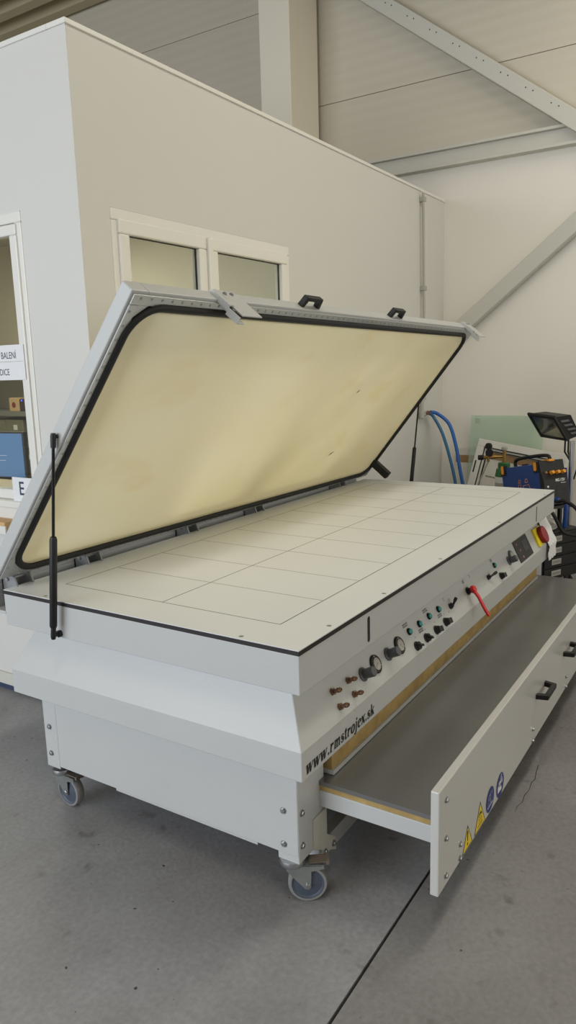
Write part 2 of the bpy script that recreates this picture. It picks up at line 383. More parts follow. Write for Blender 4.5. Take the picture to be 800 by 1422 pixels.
# left window
m = frame_mb(MB(), LY0, LY1, LZ0, LZ1, 0.05, OX - 0.006, OX + 0.06, 'x')
w2 = struct('window_2', m, 'white_plastic', 'white window in the office wall facing the gate', bevel=0.006)
f = frame_mb(MB(), LY0 + 0.03, LY1 - 0.03, LZ0 + 0.03, LZ1 - 0.055, 0.05, OX - 0.016, OX + 0.035, 'x'); s = build('sash', f, 'white_plastic', w2, bevel=0.006)
build('pane', MB().box(OX + 0.006, OX + 0.012, LY0 + 0.07, LY1 - 0.07, LZ0 + 0.07, LZ1 - 0.1), 'pane_glass', s)
build('window_sill', MB().box(OX - 0.06, OX + 0.02, LY0 - 0.02, LY1 + 0.02, LZ0 - 0.005, LZ0 + 0.028), 'white_plastic', w2, bevel=0.004)
build('sill_panel', MB().box(OX - 0.022, OX - 0.001, LY0 - 0.02, LY1 + 0.02, LZ0 - 0.075, LZ0 - 0.007), 'white_plastic', w2, bevel=0.004)

# sign plates and things seen through / on the left window
sg = thing('door_sign', 'white two-line sign plate with dark capitals on the left office window', 'sign', (OX - 0.02, 2.15, 1.69))
build('plate', MB().box(OX - 0.021, OX - 0.017, 1.93, 2.42, 1.779, 1.858), 'sign_white', sg)
build('plate', MB().box(OX - 0.021, OX - 0.017, 1.93, 2.42, 1.69, 1.7775), 'sign_white', sg)
build('lettering', text_mb('BALENÍ', 0.046, (OX - 0.0216, 1.986, 1.793), (0, -1, 0), (0, 0, 1), 'RIGHT', 0.77), 'ink_navy', sg)
build('lettering', text_mb('EXPEDICE', 0.044, (OX - 0.0216, 2.046, 1.714), (0, -1, 0), (0, 0, 1), 'RIGHT', 0.78), 'ink_navy', sg)
ep = thing('letter_plate', 'small white card with a black capital E on the window sill', 'sign', (OX - 0.04, 2.08, LZ0 + 0.028))
build('card', MB().box(OX - 0.036, OX - 0.032, 1.925, 2.090, LZ0 + 0.028, LZ0 + 0.150), 'sign_white', ep)
build('lettering', text_mb('E', 0.098, (OX - 0.0366, 2.044, LZ0 + 0.062), (0, -1, 0), (0, 0, 1), 'LEFT', 0.9, bold=0.001), 'ink_navy', ep)
# desk and monitor inside
dsk = thing('desk', 'pale desk inside the office behind the left window', 'desk', (1.3, 2.9, 0))
build('desk_top', MB().box(0.80, 1.75, 1.95, 3.7, 0.93, 0.96), 'desk_top', dsk)
for x, y in ((0.83, 2.0), (1.7, 2.0), (0.83, 3.65), (1.7, 3.65)): build('leg', MB().box(x - .02, x + .02, y - .02, y + .02, 0, 0.93), 'shelf_grey', dsk)
for i, (x, y, w, h, ang, lab) in enumerate(((0.88, 2.42, 0.21, 0.30, 0.4, 'loose white sheet nearest the glass on the office desk'), (0.98, 2.62, 0.21, 0.30, -0.5, 'loose white sheet under the monitor edge on the office desk'), (0.90, 2.24, 0.15, 0.21, 0.1, 'small white slip at the right end of the office desk'))):
    c_, s_ = math.cos(ang), math.sin(ang)
    p = MB().obox((x, y, 0.961 + i * 0.002), (c_ * w, s_ * w, 0), (-s_ * h, c_ * h, 0), (0, 0, 0.0015)); o = build('paper_sheet', p, 'paper'); tag(o, lab, 'paper')
mo = thing('monitor', 'black-rimmed monitor with a blue page on screen inside the office', 'monitor', (1.15, 2.85, 0.96))
d = Vector((0.12, -1.0, 0)).normalized(); nn = Vector((-1, -0.12, 0)).normalized(); o0 = Vector((1.14, 2.60, 1.10))
build('housing', MB().obox(o0 - d * 0.62 + Vector((0, 0, 0)), d * 0.62, (0, 0, 0.285), -nn * 0.03), 'black_plastic', mo, bevel=0.004)
sc = build('screen', MB().obox(o0 - d * 0.605 + Vector((0, 0, 0.012)) + nn * 0.0006, d * 0.59, (0, 0, 0.262), nn * 0.0008), 'screen', mo)
ul = MB()
for i in range(7):
    ul.obox(o0 - d * (0.55 - 0.02 * (i % 3)) + Vector((0, 0, 0.05 + i * 0.03)) + nn * 0.0018, d * (0.25 + 0.05 * (i % 4)), (0, 0, 0.002), nn * 0.0004)
build('page_lines', ul, 'ui_line', sc)
build('stand', MB().obox(o0 - d * 0.35 - nn * 0.032 + Vector((0, 0, -0.139)), d * 0.06, (0, 0, 0.2), -nn * 0.02).obox(o0 - d * 0.42 - nn * 0.1 + Vector((0, 0, -0.139)), d * 0.2, (0, 0, 0.012), nn * 0.16), 'black_plastic', mo)
# shelving against inner wall
sh = thing('shelving_unit', 'grey steel shelving along the back of the office', 'shelf', (2.78, 4.4, 0))
for z in (0.55, 0.83, 1.09, 1.365, 1.72): build('shelf_board', MB().box(2.56, 2.98, 3.5, 5.4, z, z + 0.04), 'shelf_grey', sh)
for y in (3.5, 5.36):
    for x in (2.56, 2.94): build('post', MB().box(x, x + 0.04, y, y + 0.04, 0, 2.0), 'shelf_grey', sh)
for y, z, nm in ((4.565, 1.13, 'olive bin with a white tag on the middle shelf, second from the right'), (4.06, 1.13, 'olive bin with a white tag on the middle shelf, at the right end'), (4.815, 1.13, 'olive bin with a white tag on the middle shelf, at the left'),
                 (4.395, 0.87, 'olive bin with a white tag on the lower shelf, right one'), (4.645, 0.87, 'olive bin with a white tag on the lower shelf, middle one'), (4.895, 0.87, 'olive bin with a white tag on the lower shelf, left one')):
    t = thing('storage_bin', nm, 'box', (2.73, y, z), group='olive storage bins in the office')
    hgt = 0.2
    build('bin_body', MB().box(2.58, 2.88, y - 0.12, y + 0.12, z, z + hgt), 'bin_olive', t, bevel=0.006)
    build('tag', MB().box(2.577, 2.58, y - 0.04, y + 0.01, z + 0.11, z + 0.155), 'paper', t)
t = thing('picture_box', 'small tan box with a red print on the upper office shelf', 'box', (2.68, 4.545, 1.405))
build('carton', MB().box(2.58, 2.7, 4.48, 4.61, 1.405, 1.525), 'tan_print', t, bevel=0.006)
build('print', MB().flat(circle(0.026, 16), (2.579, 4.545, 1.462), (0, -1, 0), (0, 0, 1)), 'dark_red', t)
for i, (yy, lb) in enumerate(((4.415, 'dark device with a blue light next to the tan box'), (4.30, 'dark device with a blue light at the right end of the upper shelf'))):
    t = thing('charger', lb, 'device', (2.68, yy, 1.405))
    build('body', MB().box(2.58, 2.73, yy - 0.055, yy + 0.055, 1.405, 1.515), 'dark_device', t, bevel=0.01)
    build('led', MB().lathe((2.577, yy + (0.02 if i == 0 else 0.045), 1.50), (0.01, 0, 0), [(0.002, 0), (0.008, .3), (0.008, 1)], 10), 'led_blue', t)
cb = MB(); pts = []
for i in range(70):
    g = i * 0.55; pts.append((2.61 + 0.02 * math.sin(i * 1.3), 4.272 + 0.06 * math.cos(g), 1.23 + 0.085 * math.sin(g * 0.83)))
cb.tube(pts, 0.006, 6); o = build('cable_bundle', cb, 'white_plastic', smooth=True); tag(o, 'tangled white cable bundle between bins on the office shelf', 'cable')
# tray with envelope below the sill
tr = thing('wall_tray', 'white wall tray under the left office window', 'tray', (OX - 0.07, 2.3, 0.93))
build('tray_body', MB().box(OX - 0.12, OX - 0.002, 2.07, 2.55, 0.930, 0.940).box(OX - 0.12, OX - 0.112, 2.07, 2.55, 0.940, 0.972), 'white_plastic', tr, bevel=0.002)
o = build('envelope', MB().box(OX - 0.110, OX - 0.004, 2.085, 2.53, 0.9405, 0.988), 'terracotta', bevel=0.003); tag(o, 'orange brown envelope bundle lying in the white wall tray', 'envelope')

# ------------------------------------------------------------------ the press
LX, WY, TZ = 3.12, 1.339, 0.90
P = thing('vacuum_press', 'long white vacuum press with open lid, drawer pulled out, on casters', 'machine', (1.56, 0.67, 0))
top = build('table_top', MB().box(0, LX, 0, WY, 0.8895, TZ), 'laminate', P, 'pale laminate bed with a ruled grid')
build('edge_band', MB().box(-0.0015, LX + 0.0015, -0.0015, WY + 0.0015, 0.8835, 0.8975), 'black_edge', top, 'black edge strip')
GX0, GX1, GY0, GY1 = 0.167, 2.957, 0.172, 1.177
def line(x0, y0, x1, y1, w, m):
    d = Vector((x1 - x0, y1 - y0, 0)); s = Vector((-d.y, d.x, 0)).normalized() * w
    build('grid_line', MB().obox(Vector((x0, y0, TZ - 0.0006)) - s / 2, d, s, (0, 0, 0.0009)), m, top)
for yy, w in ((GY0, 0.0028), ((GY0 + GY1) / 2, 0.0026), (GY1, 0.0024)): line(GX0, yy, GX1, yy, w, 'line_ink')
for i in range(11):
    xx = GX0 + (GX1 - GX0) * i / 10; line(xx, GY0, xx, GY1, 0.0024, 'line_ink' if i == 0 else 'line_ink_pale')
sc0 = None
for x, y in ((0.23, 0.028), (0.02, 0.22), (1.173, 0.018), (2.0, 0.018), (2.92, 0.014), (0.02, 1.12), (0.62, 0.02)):
    if sc0 is None:
        sc0 = build('countersunk_screw', MB().lathe((x, y, TZ - 0.004), (0, 0, 0.0046), [(0.0075, 0), (0.0085, .9), (0.004, 1)], 12).box(x - .006, x + .006, y - .001, y + .001, TZ + .0004, TZ + .0009), 'zinc', top); b0 = (x, y)
    else: again(sc0, (x - b0[0], y - b0[1], 0))
# upper apron
ap = build('apron', MB().box(0, LX, 0, WY, 0.759, 0.8835), 'white_paint', P, bevel=0.003)
s0 = build('slot', MB().prism(rrect(-0.0095, 0.0095, -0.046, 0.046, 0.0092, 5), (0.455, -0.0006, 0.821), (1, 0, 0), (0, 0, 1), (0, 1, 0), 0.004), 'black_gloss', ap)
again(s0, (2.23, 0, 0))
# tapered skirt: neck -> break -> vertical band
n_ = 0.09
zs = [(0.479, 0.0, 0.02), (0.576, 0.0, 0.0), (0.757, n_, 0)]
def ring(i, z): return [(i, i, z), (LX - i, i, z), (LX - i, WY - i, z), (i, WY - i, z)]
vs = ring(0, 0.479) + ring(0, 0.576) + ring(n_, 0.7595) + ring(0.03, 0.479)
fs = []
for a in (0, 4):
    for k in range(4): fs.append((a + k, a + (k + 1) % 4, a + 4 + (k + 1) % 4, a + 4 + k))
fs += [(8, 9, 10, 11)]
fs += [(12, 15, 14, 13)] + [(k, 12 + k, 12 + (k + 1) % 4, (k + 1) % 4) for k in range(4)]
sk = build('skirt', MB().add(vs, fs), 'white_paint', P, bevel=0.003)
# legs, end panels, rails
for nm, (x0, x1, y0, y1, z0) in (('a', (0.05, 0.215, 0.05, 0.13, 0.152)), ('b', (0.05, 0.215, 1.165, 1.24, 0.165)), ('c', (2.905, 3.07, 0.05, 0.13, 0.152)), ('d', (2.905, 3.07, 1.165, 1.24, 0.165))):
    lg = build('leg', MB().box(x0, x1, y0, y1, z0, 0.5), 'white_paint', P, bevel=0.003)
build('end_panel', MB().box(0.0485, 0.06, 0.0520, 1.163, 0.178, 0.5), 'white_paint', P, bevel=0.0015)
build('end_panel', MB().box(3.06, 3.0715, 0.0520, 1.163, 0.178, 0.5), 'white_paint', P, bevel=0.0015)
build('under_tray', MB().box(0.062, 0.10, 0.22, 0.87, 0.158, 0.20), 'white_paint', P)
build('back_light_block', MB().box(0.215, 2.905, 1.20, 1.22, 0.178, 0.5), 'white_paint', P)  # unseen panel added to block light entering under the table from behind
build('low_rail', MB().box(0.20, 2.92, 0.065, 0.105, 0.062, 0.125), 'white_paint', P, bevel=0.003)
for x0 in (0.135, 2.905):
    br = build('foot_bracket', MB().prism([(0, 0.02), (0.145, -0.065), (0.145, -0.015), (0.085, 0.03), (0.085, 0.13), (0, 0.13)] if x0 < 1 else [(0.085, 0.02), (-0.06, -0.065), (-0.06, -0.015), (0, 0.03), (0, 0.13), (0.085, 0.13)], (x0, 0.0445, 0.135), (1, 0, 0), (0, 0, 1), (0, 1, 0), 0.005), 'beam_paint', P)
def bolt(pos, nrm, par, r=0.0085):
    p, n = Vector(pos), Vector(nrm).normalized(); m = MB().lathe(p, n * 0.002, [(r * 1.35, 0), (r * 1.35, 1)], 14).lathe(p + n * 0.002, n * 0.006, [(r, 0), (r, .8), (r * .8, 1)], 6)
    return build('bolt', m, 'steel', par)
for y, z in ((1.207, 0.340), (1.209, 0.226)): bolt((0.05, y, z), (-1, 0, 0), P)
for y, z in ((0.104, 0.329), (0.105, 0.211)): bolt((0.0485, y, z), (-1, 0, 0), P)
for x, z in ((0.072, 0.324), (0.071, 0.21)): bolt((x, 0.05, z), (0, -1, 0), P)
for x, z in ((0.204, 0.108), (0.262, 0.105)): bolt((x, 0.0445, z), (0, -1, 0), P)
for x, z in ((3.055, 0.33), (3.055, 0.22)): bolt((x, 0.05, z), (0, -1, 0), P)
# insulation board under the heating plate
ib = build('insulation_board', MB().box(0.235, 2.86, 0.03, 1.15, 0.397, 0.446), 'plywood', P, 'bare yellow board edge under the skirt')
build('heating_plate', MB().box(0.240, 2.855, 0.037, 1.15, 0.4465, 0.4785), 'white_paint', P)
build('board_facing', MB().box(0.232, 2.863, 0.022, 1.15, 0.381, 0.3965), 'white_paint', ib)
# casters
def caster(x, y, ang, wx, wy):
    # swivel head under the leg at (x, y), wheel centre at (wx, wy)
    R = 0.064; a = Vector((math.cos(ang), math.sin(ang), 0)); t = Vector((-a.y, a.x, 0)); c = Vector((wx, wy, R))
    sgn = 1 if (Vector((wx - x, wy - y, 0))).dot(t) > 0 else -1; t = t * sgn
    hd = MB().lathe((x, y, 0.132), (0, 0, 0.022), [(0.030, 0), (0.041, 0.1), (0.044, 0.5), (0.041, 1)], 24)
    h = build('caster', hd, 'steel', P, smooth=True)
    fk = MB()
    prof = [(-0.070, 0.073), (0.052, 0.073), (0.054, 0.058), (0.012, 0.050), (0.010, -0.009), (0.002, -0.015), (-0.010, -0.012), (-0.040, 0.022), (-0.068, 0.055)]
    off = Vector((wx, wy, 0)) - Vector((x, y, 0)); o = c
    for s in (-1, 1):
        fk.prism(prof, o + a * (s * 0.024 - 0.002) , t, Vector((0, 0, 1)), a, 0.004)
    fk.obox(o - t * 0.045 - a * 0.026 + Vector((0, 0, 0.068)), t * 0.097, a * 0.052, (0, 0, 0.005))
    build('fork', fk, 'zinc', h, bevel=0.0008)
    wh = MB().lathe(c - a * 0.017, a * 0.034, [(0.012, -.05), (0.018, 0.0), (0.046, 0.12), (0.052, 0.0), (0.054, 0), (0.054, 1), (0.052, 1.0), (0.046, .88), (0.018, 1), (0.012, 1.05)], 32)
    w = build('wheel', wh, 'wheel_grey', h, smooth=True)
    ty = MB().lathe(c - a * 0.018, a * 0.036, [(0.0535, 0), (0.061, 0.02), (R, 0.18), (R, 0.82), (0.061, 0.98), (0.0535, 1)], 36, caps=False); build('tyre', ty, 'tyre_grey', h, smooth=True)
    bk = MB().obox(c + t * 0.005 - a * 0.020 + Vector((0, 0, 0.0745)), t * 0.062 + Vector((0, 0, 0.004)), a * 0.040, (0, 0, 0.004))
    bk.obox(c + t * 0.060 - a * 0.022 + Vector((0, 0, 0.070)), t * 0.010 + Vector((0, 0, 0.002)), a * 0.044, (0, 0, 0.014)); build('brake_pedal', bk, 'rusty_zinc', h)
    ax = MB().lathe(c - a * 0.031, a * 0.062, [(0.006, 0), (0.009, .02), (0.009, .07), (0.005, .08), (0.005, .92), (0.009, .93), (0.009, .98), (0.006, 1)], 10); build('axle', ax, 'steel', h)
caster(0.075, 0.092, math.radians(213), 0.101, 0.052)
caster(0.085, 1.195, math.radians(176), 0.085, 1.155)
caster(3.02, 0.10, math.radians(200), 3.035, 0.06)
caster(3.02, 1.19, math.radians(180), 3.02, 1.15)

# ------------------------------------------------------------------ control panel (on the sloping skirt face)
SL = Vector((0, n_, 0.7595 - 0.576)); E2 = SL.normalized(); EN = Vector((0, -E2.z, E2.y)); E1 = Vector((1, 0, 0))
def cp(x, s, h=0.0): return Vector((x, 0, 0.576)) + E2 * s + EN * h
# brass couplings
for x, s in ((0.371, 0.090), (0.264, 0.092), (0.373, 0.039), (0.269, 0.037)):
    m = MB().lathe(cp(x, s), EN * 0.009, [(0.0125, 0), (0.0125, 1)], 6); m.lathe(cp(x, s, 0.009), EN * 0.03, [(0.0065, 0), (0.0065, .45), (0.0085, .5), (0.0085, .8), (0.006, .85), (0.006, 1), (0.003, 1), (0.003, .7)], 16, caps=False)
    build('hose_coupling', m, 'brass', P, smooth=True)
def regulator(x, s):
    m = MB().lathe(cp(x, s), EN * 0.050, [(0.025, 0), (0.025, 0.08), (0.018, .14), (0.0165, .22), (0.0175, .26), (0.0185, .92), (0.0165, 1)], 24)
    build('regulator_knob', m, 'grey_plastic', P, smooth=True)
for x, s in ((0.472, 0.074), (0.680, 0.076), (2.239, 0.069)): regulator(x, s)
def gauge(x, s, mini=False, needle=-0.6):
    g = build('pressure_gauge', MB().lathe(cp(x, s), EN * 0.008, [(0.0345, 0), (0.0345, .7), (0.032, 1)], 32), 'black_plastic' if not mini else 'grey_plastic', P, smooth=True)
    build('dial', MB().lathe(cp(x, s, 0.008), EN * 0.002, [(0.0225, 0), (0.0225, 1)], 28), 'gas_grey' if not mini else 'gas_grey', g, smooth=True)
    nd = MB(); c = cp(x, s, 0.0103)
    for q_ in stroke([(-0.004 * math.sin(needle), -0.004 * math.cos(needle)), (0.017 * math.sin(needle), 0.017 * math.cos(needle))], [0.003, 0.001]): nd.flat(q_, c, E1, E2)
    for k in range(11):
        a = math.radians(225 - 27 * k)
        for q_ in stroke([(0.0165 * math.cos(a), 0.0165 * math.sin(a)), (0.0205 * math.cos(a), 0.0205 * math.sin(a))], 0.0014): nd.flat(q_, c, E1, E2)
    build('needle_and_scale', nd, 'black_edge', g)
    for k in range(3):
        a = math.radians(90 + 120 * k); build('flange_screw', MB().lathe(c + E1 * 0.0283 * math.cos(a) + E2 * 0.0283 * math.sin(a) - EN * 0.0025, EN * 0.0022, [(0.003, 0), (0.0025, 1)], 8), 'steel', g)
gauge(0.572, 0.0755, needle=-2.2); gauge(0.782, 0.0760, needle=2.7); gauge(2.300, 0.080, True)
for x, s in ((0.896, 0.095), (0.999, 0.095), (1.105, 0.096), (1.212, 0.095), (2.013, 0.099)):
    b = build('push_button', MB().lathe(cp(x, s), EN * 0.008, [(0.0145, 0), (0.0145, .6), (0.0125, 1)], 22), 'black_plastic', P, smooth=True)
    build('cap', MB().lathe(cp(x, s, 0.0075), EN * 0.0065, [(0.0118, 0), (0.0118, .5), (0.009, .9), (0.004, 1)], 20), 'teal', b, smooth=True)
for i, (x, s) in enumerate(((0.908, 0.029), (1.010, 0.030), (1.118, 0.029), (1.229, 0.030), (2.041, 0.031))):
    b = build('rotary_switch', MB().lathe(cp(x, s), EN * 0.016, [(0.0195, 0), (0.0195, .2), (0.017, .3), (0.016, 1)], 22), 'black_plastic', P, smooth=True)
    a = (0.35, 0.55, 0.2, 0.1, 0.15)[i]; dv = E1 * math.cos(a) - E2 * math.sin(a); sv = E1 * math.sin(a) + E2 * math.cos(a)
    gw = 0.009 if i < 2 else 0.024
    build('grip', MB().obox(cp(x, s, 0.014) - dv * 0.018 - sv * gw / 2, dv * 0.038, sv * gw, EN * 0.014), 'black_plastic', b, bevel=0.003)
    if i < 2: build('pointer', MB().obox(cp(x, s, 0.026) + dv * 0.012 - sv * 0.001, dv * 0.012, sv * 0.002, EN * 0.0025), 'sign_white', b)
for i, (x, s, dr) in enumerate(((1.335, 0.072, Vector((0.020, 0, 0)) + E2 * 0.026 + EN * 0.022), (1.871, 0.068, Vector((0.045, 0, 0)) + E2 * 0.006 + EN * 0.024))):
    b = build('toggle_switch', MB().lathe(cp(x, s), EN * 0.016, [(0.013, 0), (0.013, .5), (0.009, .6), (0.008, 1)], 14), 'black_plastic', P, smooth=True)
    p0 = cp(x, s, 0.014); build('lever', MB().lathe(p0, dr, [(0.005, 0), (0.0055, .5), (0.0075, .6), (0.0075, .95), (0.005, 1)], 12), 'black_plastic', b, smooth=True)
    build('latch_tip', MB().lathe(p0 + EN * 0.002, -E1 * 0.012 + E2 * 0.016, [(0.003, 0), (0.003, 1)], 8), 'black_plastic', b)
# red valve lever
v = build('ball_valve', MB().lathe(cp(1.575, 0.077), EN * 0.024, [(0.019, 0), (0.019, .25), (0.013, .3), (0.013, 1)], 20), 'black_plastic', P, smooth=True)
lv = MB().lathe(cp(1.575, 0.077, 0.022), EN * 0.022, [(0.017, 0), (0.0185, .2), (0.018, .8), (0.012, 1)], 20)
pp = [cp(1.560, 0.078, 0.038), cp(1.552, 0.068, 0.043), cp(1.556, 0.040, 0.048), cp(1.556, 0.003, 0.050), cp(1.562, -0.032, 0.050), cp(1.574, -0.062, 0.050)]
for a, b in zip(pp[:-1], pp[1:]): lv.bar(a - (b - a) * .06, b, 0.022, 0.010, up=EN)
build('handle', lv, 'red', v, 'red valve handle', bevel=0.002)
# display
dp = build('display_panel', MB().prism(rrect(-0.132, 0.132, -0.063, 0.063, 0.004, 3), cp(2.532, 0.076, 0), E1, E2, EN, 0.004), 'black_plastic', P)
build('screen', MB().prism(rrect(0.005, 0.095, -0.022, 0.040, 0.004, 3), cp(2.532, 0.076, 0.004), E1, E2, EN, 0.0008), 'display_grey', dp)
for k, (dx, ds) in enumerate(((-0.085, 0.040), (-0.062, 0.0), (-0.055, -0.042))):
    build('key', MB().prism([(-0.010, 0), (0.0, -0.009), (0.010, 0), (0, 0.009)], cp(2.532 + dx, 0.076 + ds, 0.004), E1, E2, EN, 0.001), 'pink', dp)
# main switch
ms = build('main_switch', MB().prism(rrect(-0.075, 0.075, -0.056, 0.056, 0.006, 4), cp(2.868, 0.075), E1, E2, EN, 0.012), 'yellow', P, 'yellow plate of the main switch')
build('knob', MB().lathe(cp(2.895, 0.074, 0.012), EN * 0.030, [(0.046, 0), (0.054, .15), (0.054, .9), (0.051, 1)], 30), 'dark_red', ms, 'dark red rotary knob', smooth=True)
# small printed captions beside the switches (two rows of tiny marks)
def caption(x, s, w, rows):
    m = MB(); rr = random.Random(int(x * 1000))
    for r in range(rows):
        u = -w / 2
        while u < w / 2:
            l = rr.uniform(0.0025, 0.0045); m.flat([(u, -r * 0.0085), (u + l * .55, -r * 0.0085), (u + l * .55, 0.006 - r * 0.0085), (u, 0.006 - r * 0.0085)], cp(x, s, 0.0006), E1, E2); u += l + 0.0012
    build('caption', m, 'line_ink', P)
for x, s, w, r in ((0.887, 0.127, 0.044, 2), (1.093, 0.127, 0.044, 2), (0.995, 0.070, 0.044, 2), (1.204, 0.070, 0.044, 2), (2.000, 0.131, 0.03, 2), (1.569, 0.128, 0.022, 2), (1.662, 0.132, 0.008, 2), (0.925, 0.058, 0.004, 1), (1.03, 0.058, 0.004, 1), (1.135, 0.058, 0.004, 1), (1.247, 0.058, 0.004, 1), (1.30, 0.052, 0.006, 1), (1.30, 0.118, 0.008, 2), (1.80, 0.05, 0.006, 1), (2.02, 0.062, 0.005, 1)):
    caption(x, s, w, r)
# thin stain below valve
# ------------------------------------------------------------------ web address on the lower band: bold serif italics drawn as strokes
def glyphs():
    G = {}
    base = globals()['stroke']
    def stroke(pts, ws): return base(pts, [w * 1.22 + 0.012 for w in ws] if isinstance(ws, (list, tuple)) else ws * 1.22 + 0.012)
    XH = 0.473; ASC = 0.676
    def arc(cx, cy, rx, ry, a0, a1, n, w0, w1):
        pts = []; ws = []
        for k in range(n + 1):
            g = math.radians(a0 + (a1 - a0) * k / n); pts.append((cx + rx * math.cos(g), cy + ry * math.sin(g)))
            ws.append(w1 + (w0 - w1) * abs(math.cos(g)))
        return stroke(pts, ws)
    R = lambda x0, x1, y0, y1: [[(x0, y0), (x1, y0), (x1, y1), (x0, y1)]]
    S = lambda xc, y, w=0.24: R(xc - w / 2, xc + w / 2, y, y + 0.034)
    def vee(x0):
        return stroke([(x0 + 0.05, XH), (x0 + 0.185, -0.01)], 0.13) + stroke([(x0 + 0.185, -0.01), (x0 + 0.31, XH)], 0.045)
    G['w'] = (0.722, vee(0.01) + vee(0.27)[0:1] + stroke([(0.455, -0.01), (0.63, XH)], 0.05) + S(0.09, XH - 0.034, .2) + S(0.34, XH - 0.034, .22) + S(0.63, XH - 0.034, .17))
    G['.'] = (0.25, [circle(0.078, 14, 0.125, 0.066)])
    G['r'] = (0.444, R(0.07, 0.21, 0, XH) + S(0.15, 0, .27) + S(0.11, XH - .034, .2) + stroke([(0.20, 0.30), (0.26, 0.40), (0.32, 0.425)], [0.06, 0.08, 0.09]) + [circle(0.068, 14, 0.345, 0.40)])
    def arch(x): return stroke([(x, 0.34), (x + 0.06, 0.42), (x + 0.12, 0.435), (x + 0.165, 0.40), (x + 0.18, 0.33)], [0.03, 0.06, 0.08, 0.12, 0.14])
    G['m'] = (0.775, R(0.07, 0.21, 0, XH) + arch(0.18) + R(0.29, 0.43, 0, 0.35) + arch(0.42) + R(0.53 + .01, 0.67 + .01, 0, 0.35) + S(0.15, 0) + S(0.37, 0, .22) + S(0.62, 0, .24) + S(0.11, XH - .034, .18))
    G['s'] = (0.389, stroke([(0.33, 0.35), (0.30, 0.42), (0.22, 0.455), (0.13, 0.43), (0.09, 0.36), (0.13, 0.285), (0.22, 0.23), (0.30, 0.165), (0.315, 0.10), (0.27, 0.03), (0.18, 0.012), (0.09, 0.045), (0.05, 0.13)],
                            [0.05, 0.04, 0.035, 0.06, 0.10, 0.14, 0.16, 0.14, 0.11, 0.06, 0.035, 0.04, 0.05]))
    G['t'] = (0.333, R(0.09, 0.23, 0.09, 0.60) + R(0.02, 0.31, XH - .045, XH) + stroke([(0.16, 0.12), (0.18, 0.045), (0.24, 0.02), (0.31, 0.07)], [0.14, 0.10, 0.06, 0.03]) + [[(0.02, XH), (0.09, XH), (0.22, 0.63), (0.19, 0.63)]])
    G['o'] = (0.50, arc(0.25, 0.23, 0.165, 0.215, 0, 360, 24, 0.14, 0.04))
    G['j'] = (0.333, R(0.10, 0.24, -0.06, XH) + S(0.11, XH - .034, .2) + [circle(0.078, 14, 0.17, 0.61)] + stroke([(0.17, -0.03), (0.16, -0.13), (0.10, -0.185), (0.03, -0.18)], [0.14, 0.11, 0.06, 0.04]) + [circle(0.055, 12, 0.0, -0.15)])
    G['e'] = (0.444, arc(0.22, 0.23, 0.145, 0.215, 0, 310, 22, 0.13, 0.04) + R(0.12, 0.42, 0.235, 0.272) )
    G['x'] = (0.50, stroke([(0.07, XH - .02), (0.40, 0.02)], 0.14) + stroke([(0.06, 0.01), (0.40, XH - .01)], 0.05) + S(0.11, XH - .034, .2) + S(0.39, XH - .034, .17) + S(0.09, 0, .17) + S(0.39, 0, .2))
    G['k'] = (0.556, R(0.07, 0.21, 0, ASC) + S(0.14, 0) + S(0.10, ASC - .034, .18) + stroke([(0.20, 0.21), (0.42, XH - .015)], 0.055) + stroke([(0.26, 0.28), (0.44, 0.01)], 0.14) + S(0.42, XH - .034, .2) + S(0.44, 0, .21))
    return G
G = glyphs(); em = 0.0620; pen = 0.0; wm = MB()
for ch in 'www.rmstrojex.sk':
    adv, polys = G[ch]
    for pl in polys:
        wm.flat([(pen + x + 0.16 * y, y) for x, y in pl], (0.022, -0.0008, 0.495), (em * 0.975, 0, 0), (0, 0, em))
    pen += adv
build('web_address', wm, 'line_ink', sk, 'black serif web address on the lower band')

# ------------------------------------------------------------------ drawer
DY, DX0, DX1 = -0.368, 0.170, 2.95
dr = build('drawer', MB().box(0.182, 2.94, DY + 0.028, 0.95, 0.364, 0.379), 'sheet_steel', P, 'pulled-out drawer with a grey steel plate')
build('plywood_layer', MB().box(0.186, 2.936, DY + 0.028, 0.95, 0.345, 0.364), 'plywood', dr)
fr = MB().box(0.182, 0.222, DY + 0.028, 0.95, 0.288, 0.345).box(2.90, 2.94, DY + 0.028, 0.95, 0.288, 0.345).box(0.222, 2.90, DY + 0.028, DY + 0.07, 0.288, 0.345)
build('tray_frame', fr, 'white_paint', dr, bevel=0.002)
fp = build('front_panel', MB().box(DX0, DX1, DY, DY + 0.0275, 0.12, 0.468), 'drawer_paint', dr, bevel=0.004)
def handle(o, along, out, L, H, par, W=0.022):
    a, u = Vector(along).normalized(), Vector(out).normalized(); s = a.cross(u); o = Vector(o)
    pr = [(-L / 2, 0), (-L / 2 + 0.022, 0), (-L / 2 + 0.032, H * 0.62), (L / 2 - 0.032, H * 0.62), (L / 2 - 0.022, 0), (L / 2, 0), (L / 2 - 0.012, H), (-L / 2 + 0.012, H)]
    m = MB()
    for q_ in ([0, 1, 2, 7], [7, 2, 3, 6], [6, 3, 4, 5]): m.prism([pr[i] for i in q_], o - s * W / 2, a, u, s, W)
    return build('handle', m, 'black_plastic', par, 'black bridge handle', bevel=0.003)
handle((1.366, DY, 0.318), (1, 0, 0.0), (0, -1, 0), 0.17, 0.05, dr)
handle((1.87, DY, 0.330), (1, 0, 0.0), (0, -1, 0), 0.17, 0.05, dr)
handle((2.56, DY, 0.330), (1, 0, 0.0), (0, -1, 0), 0.17, 0.05, dr)
for x, z in ((0.226, 0.417), (0.228, 0.287), (0.230, 0.158), (0.360, 0.187), (0.358, 0.138), (1.252, 0.186), (1.252, 0.133), (1.871, 0.186), (1.871, 0.134), (2.6, 0.186), (2.6, 0.134)):
    bolt((x, DY, z), (0, -1, 0), dr, 0.0078)
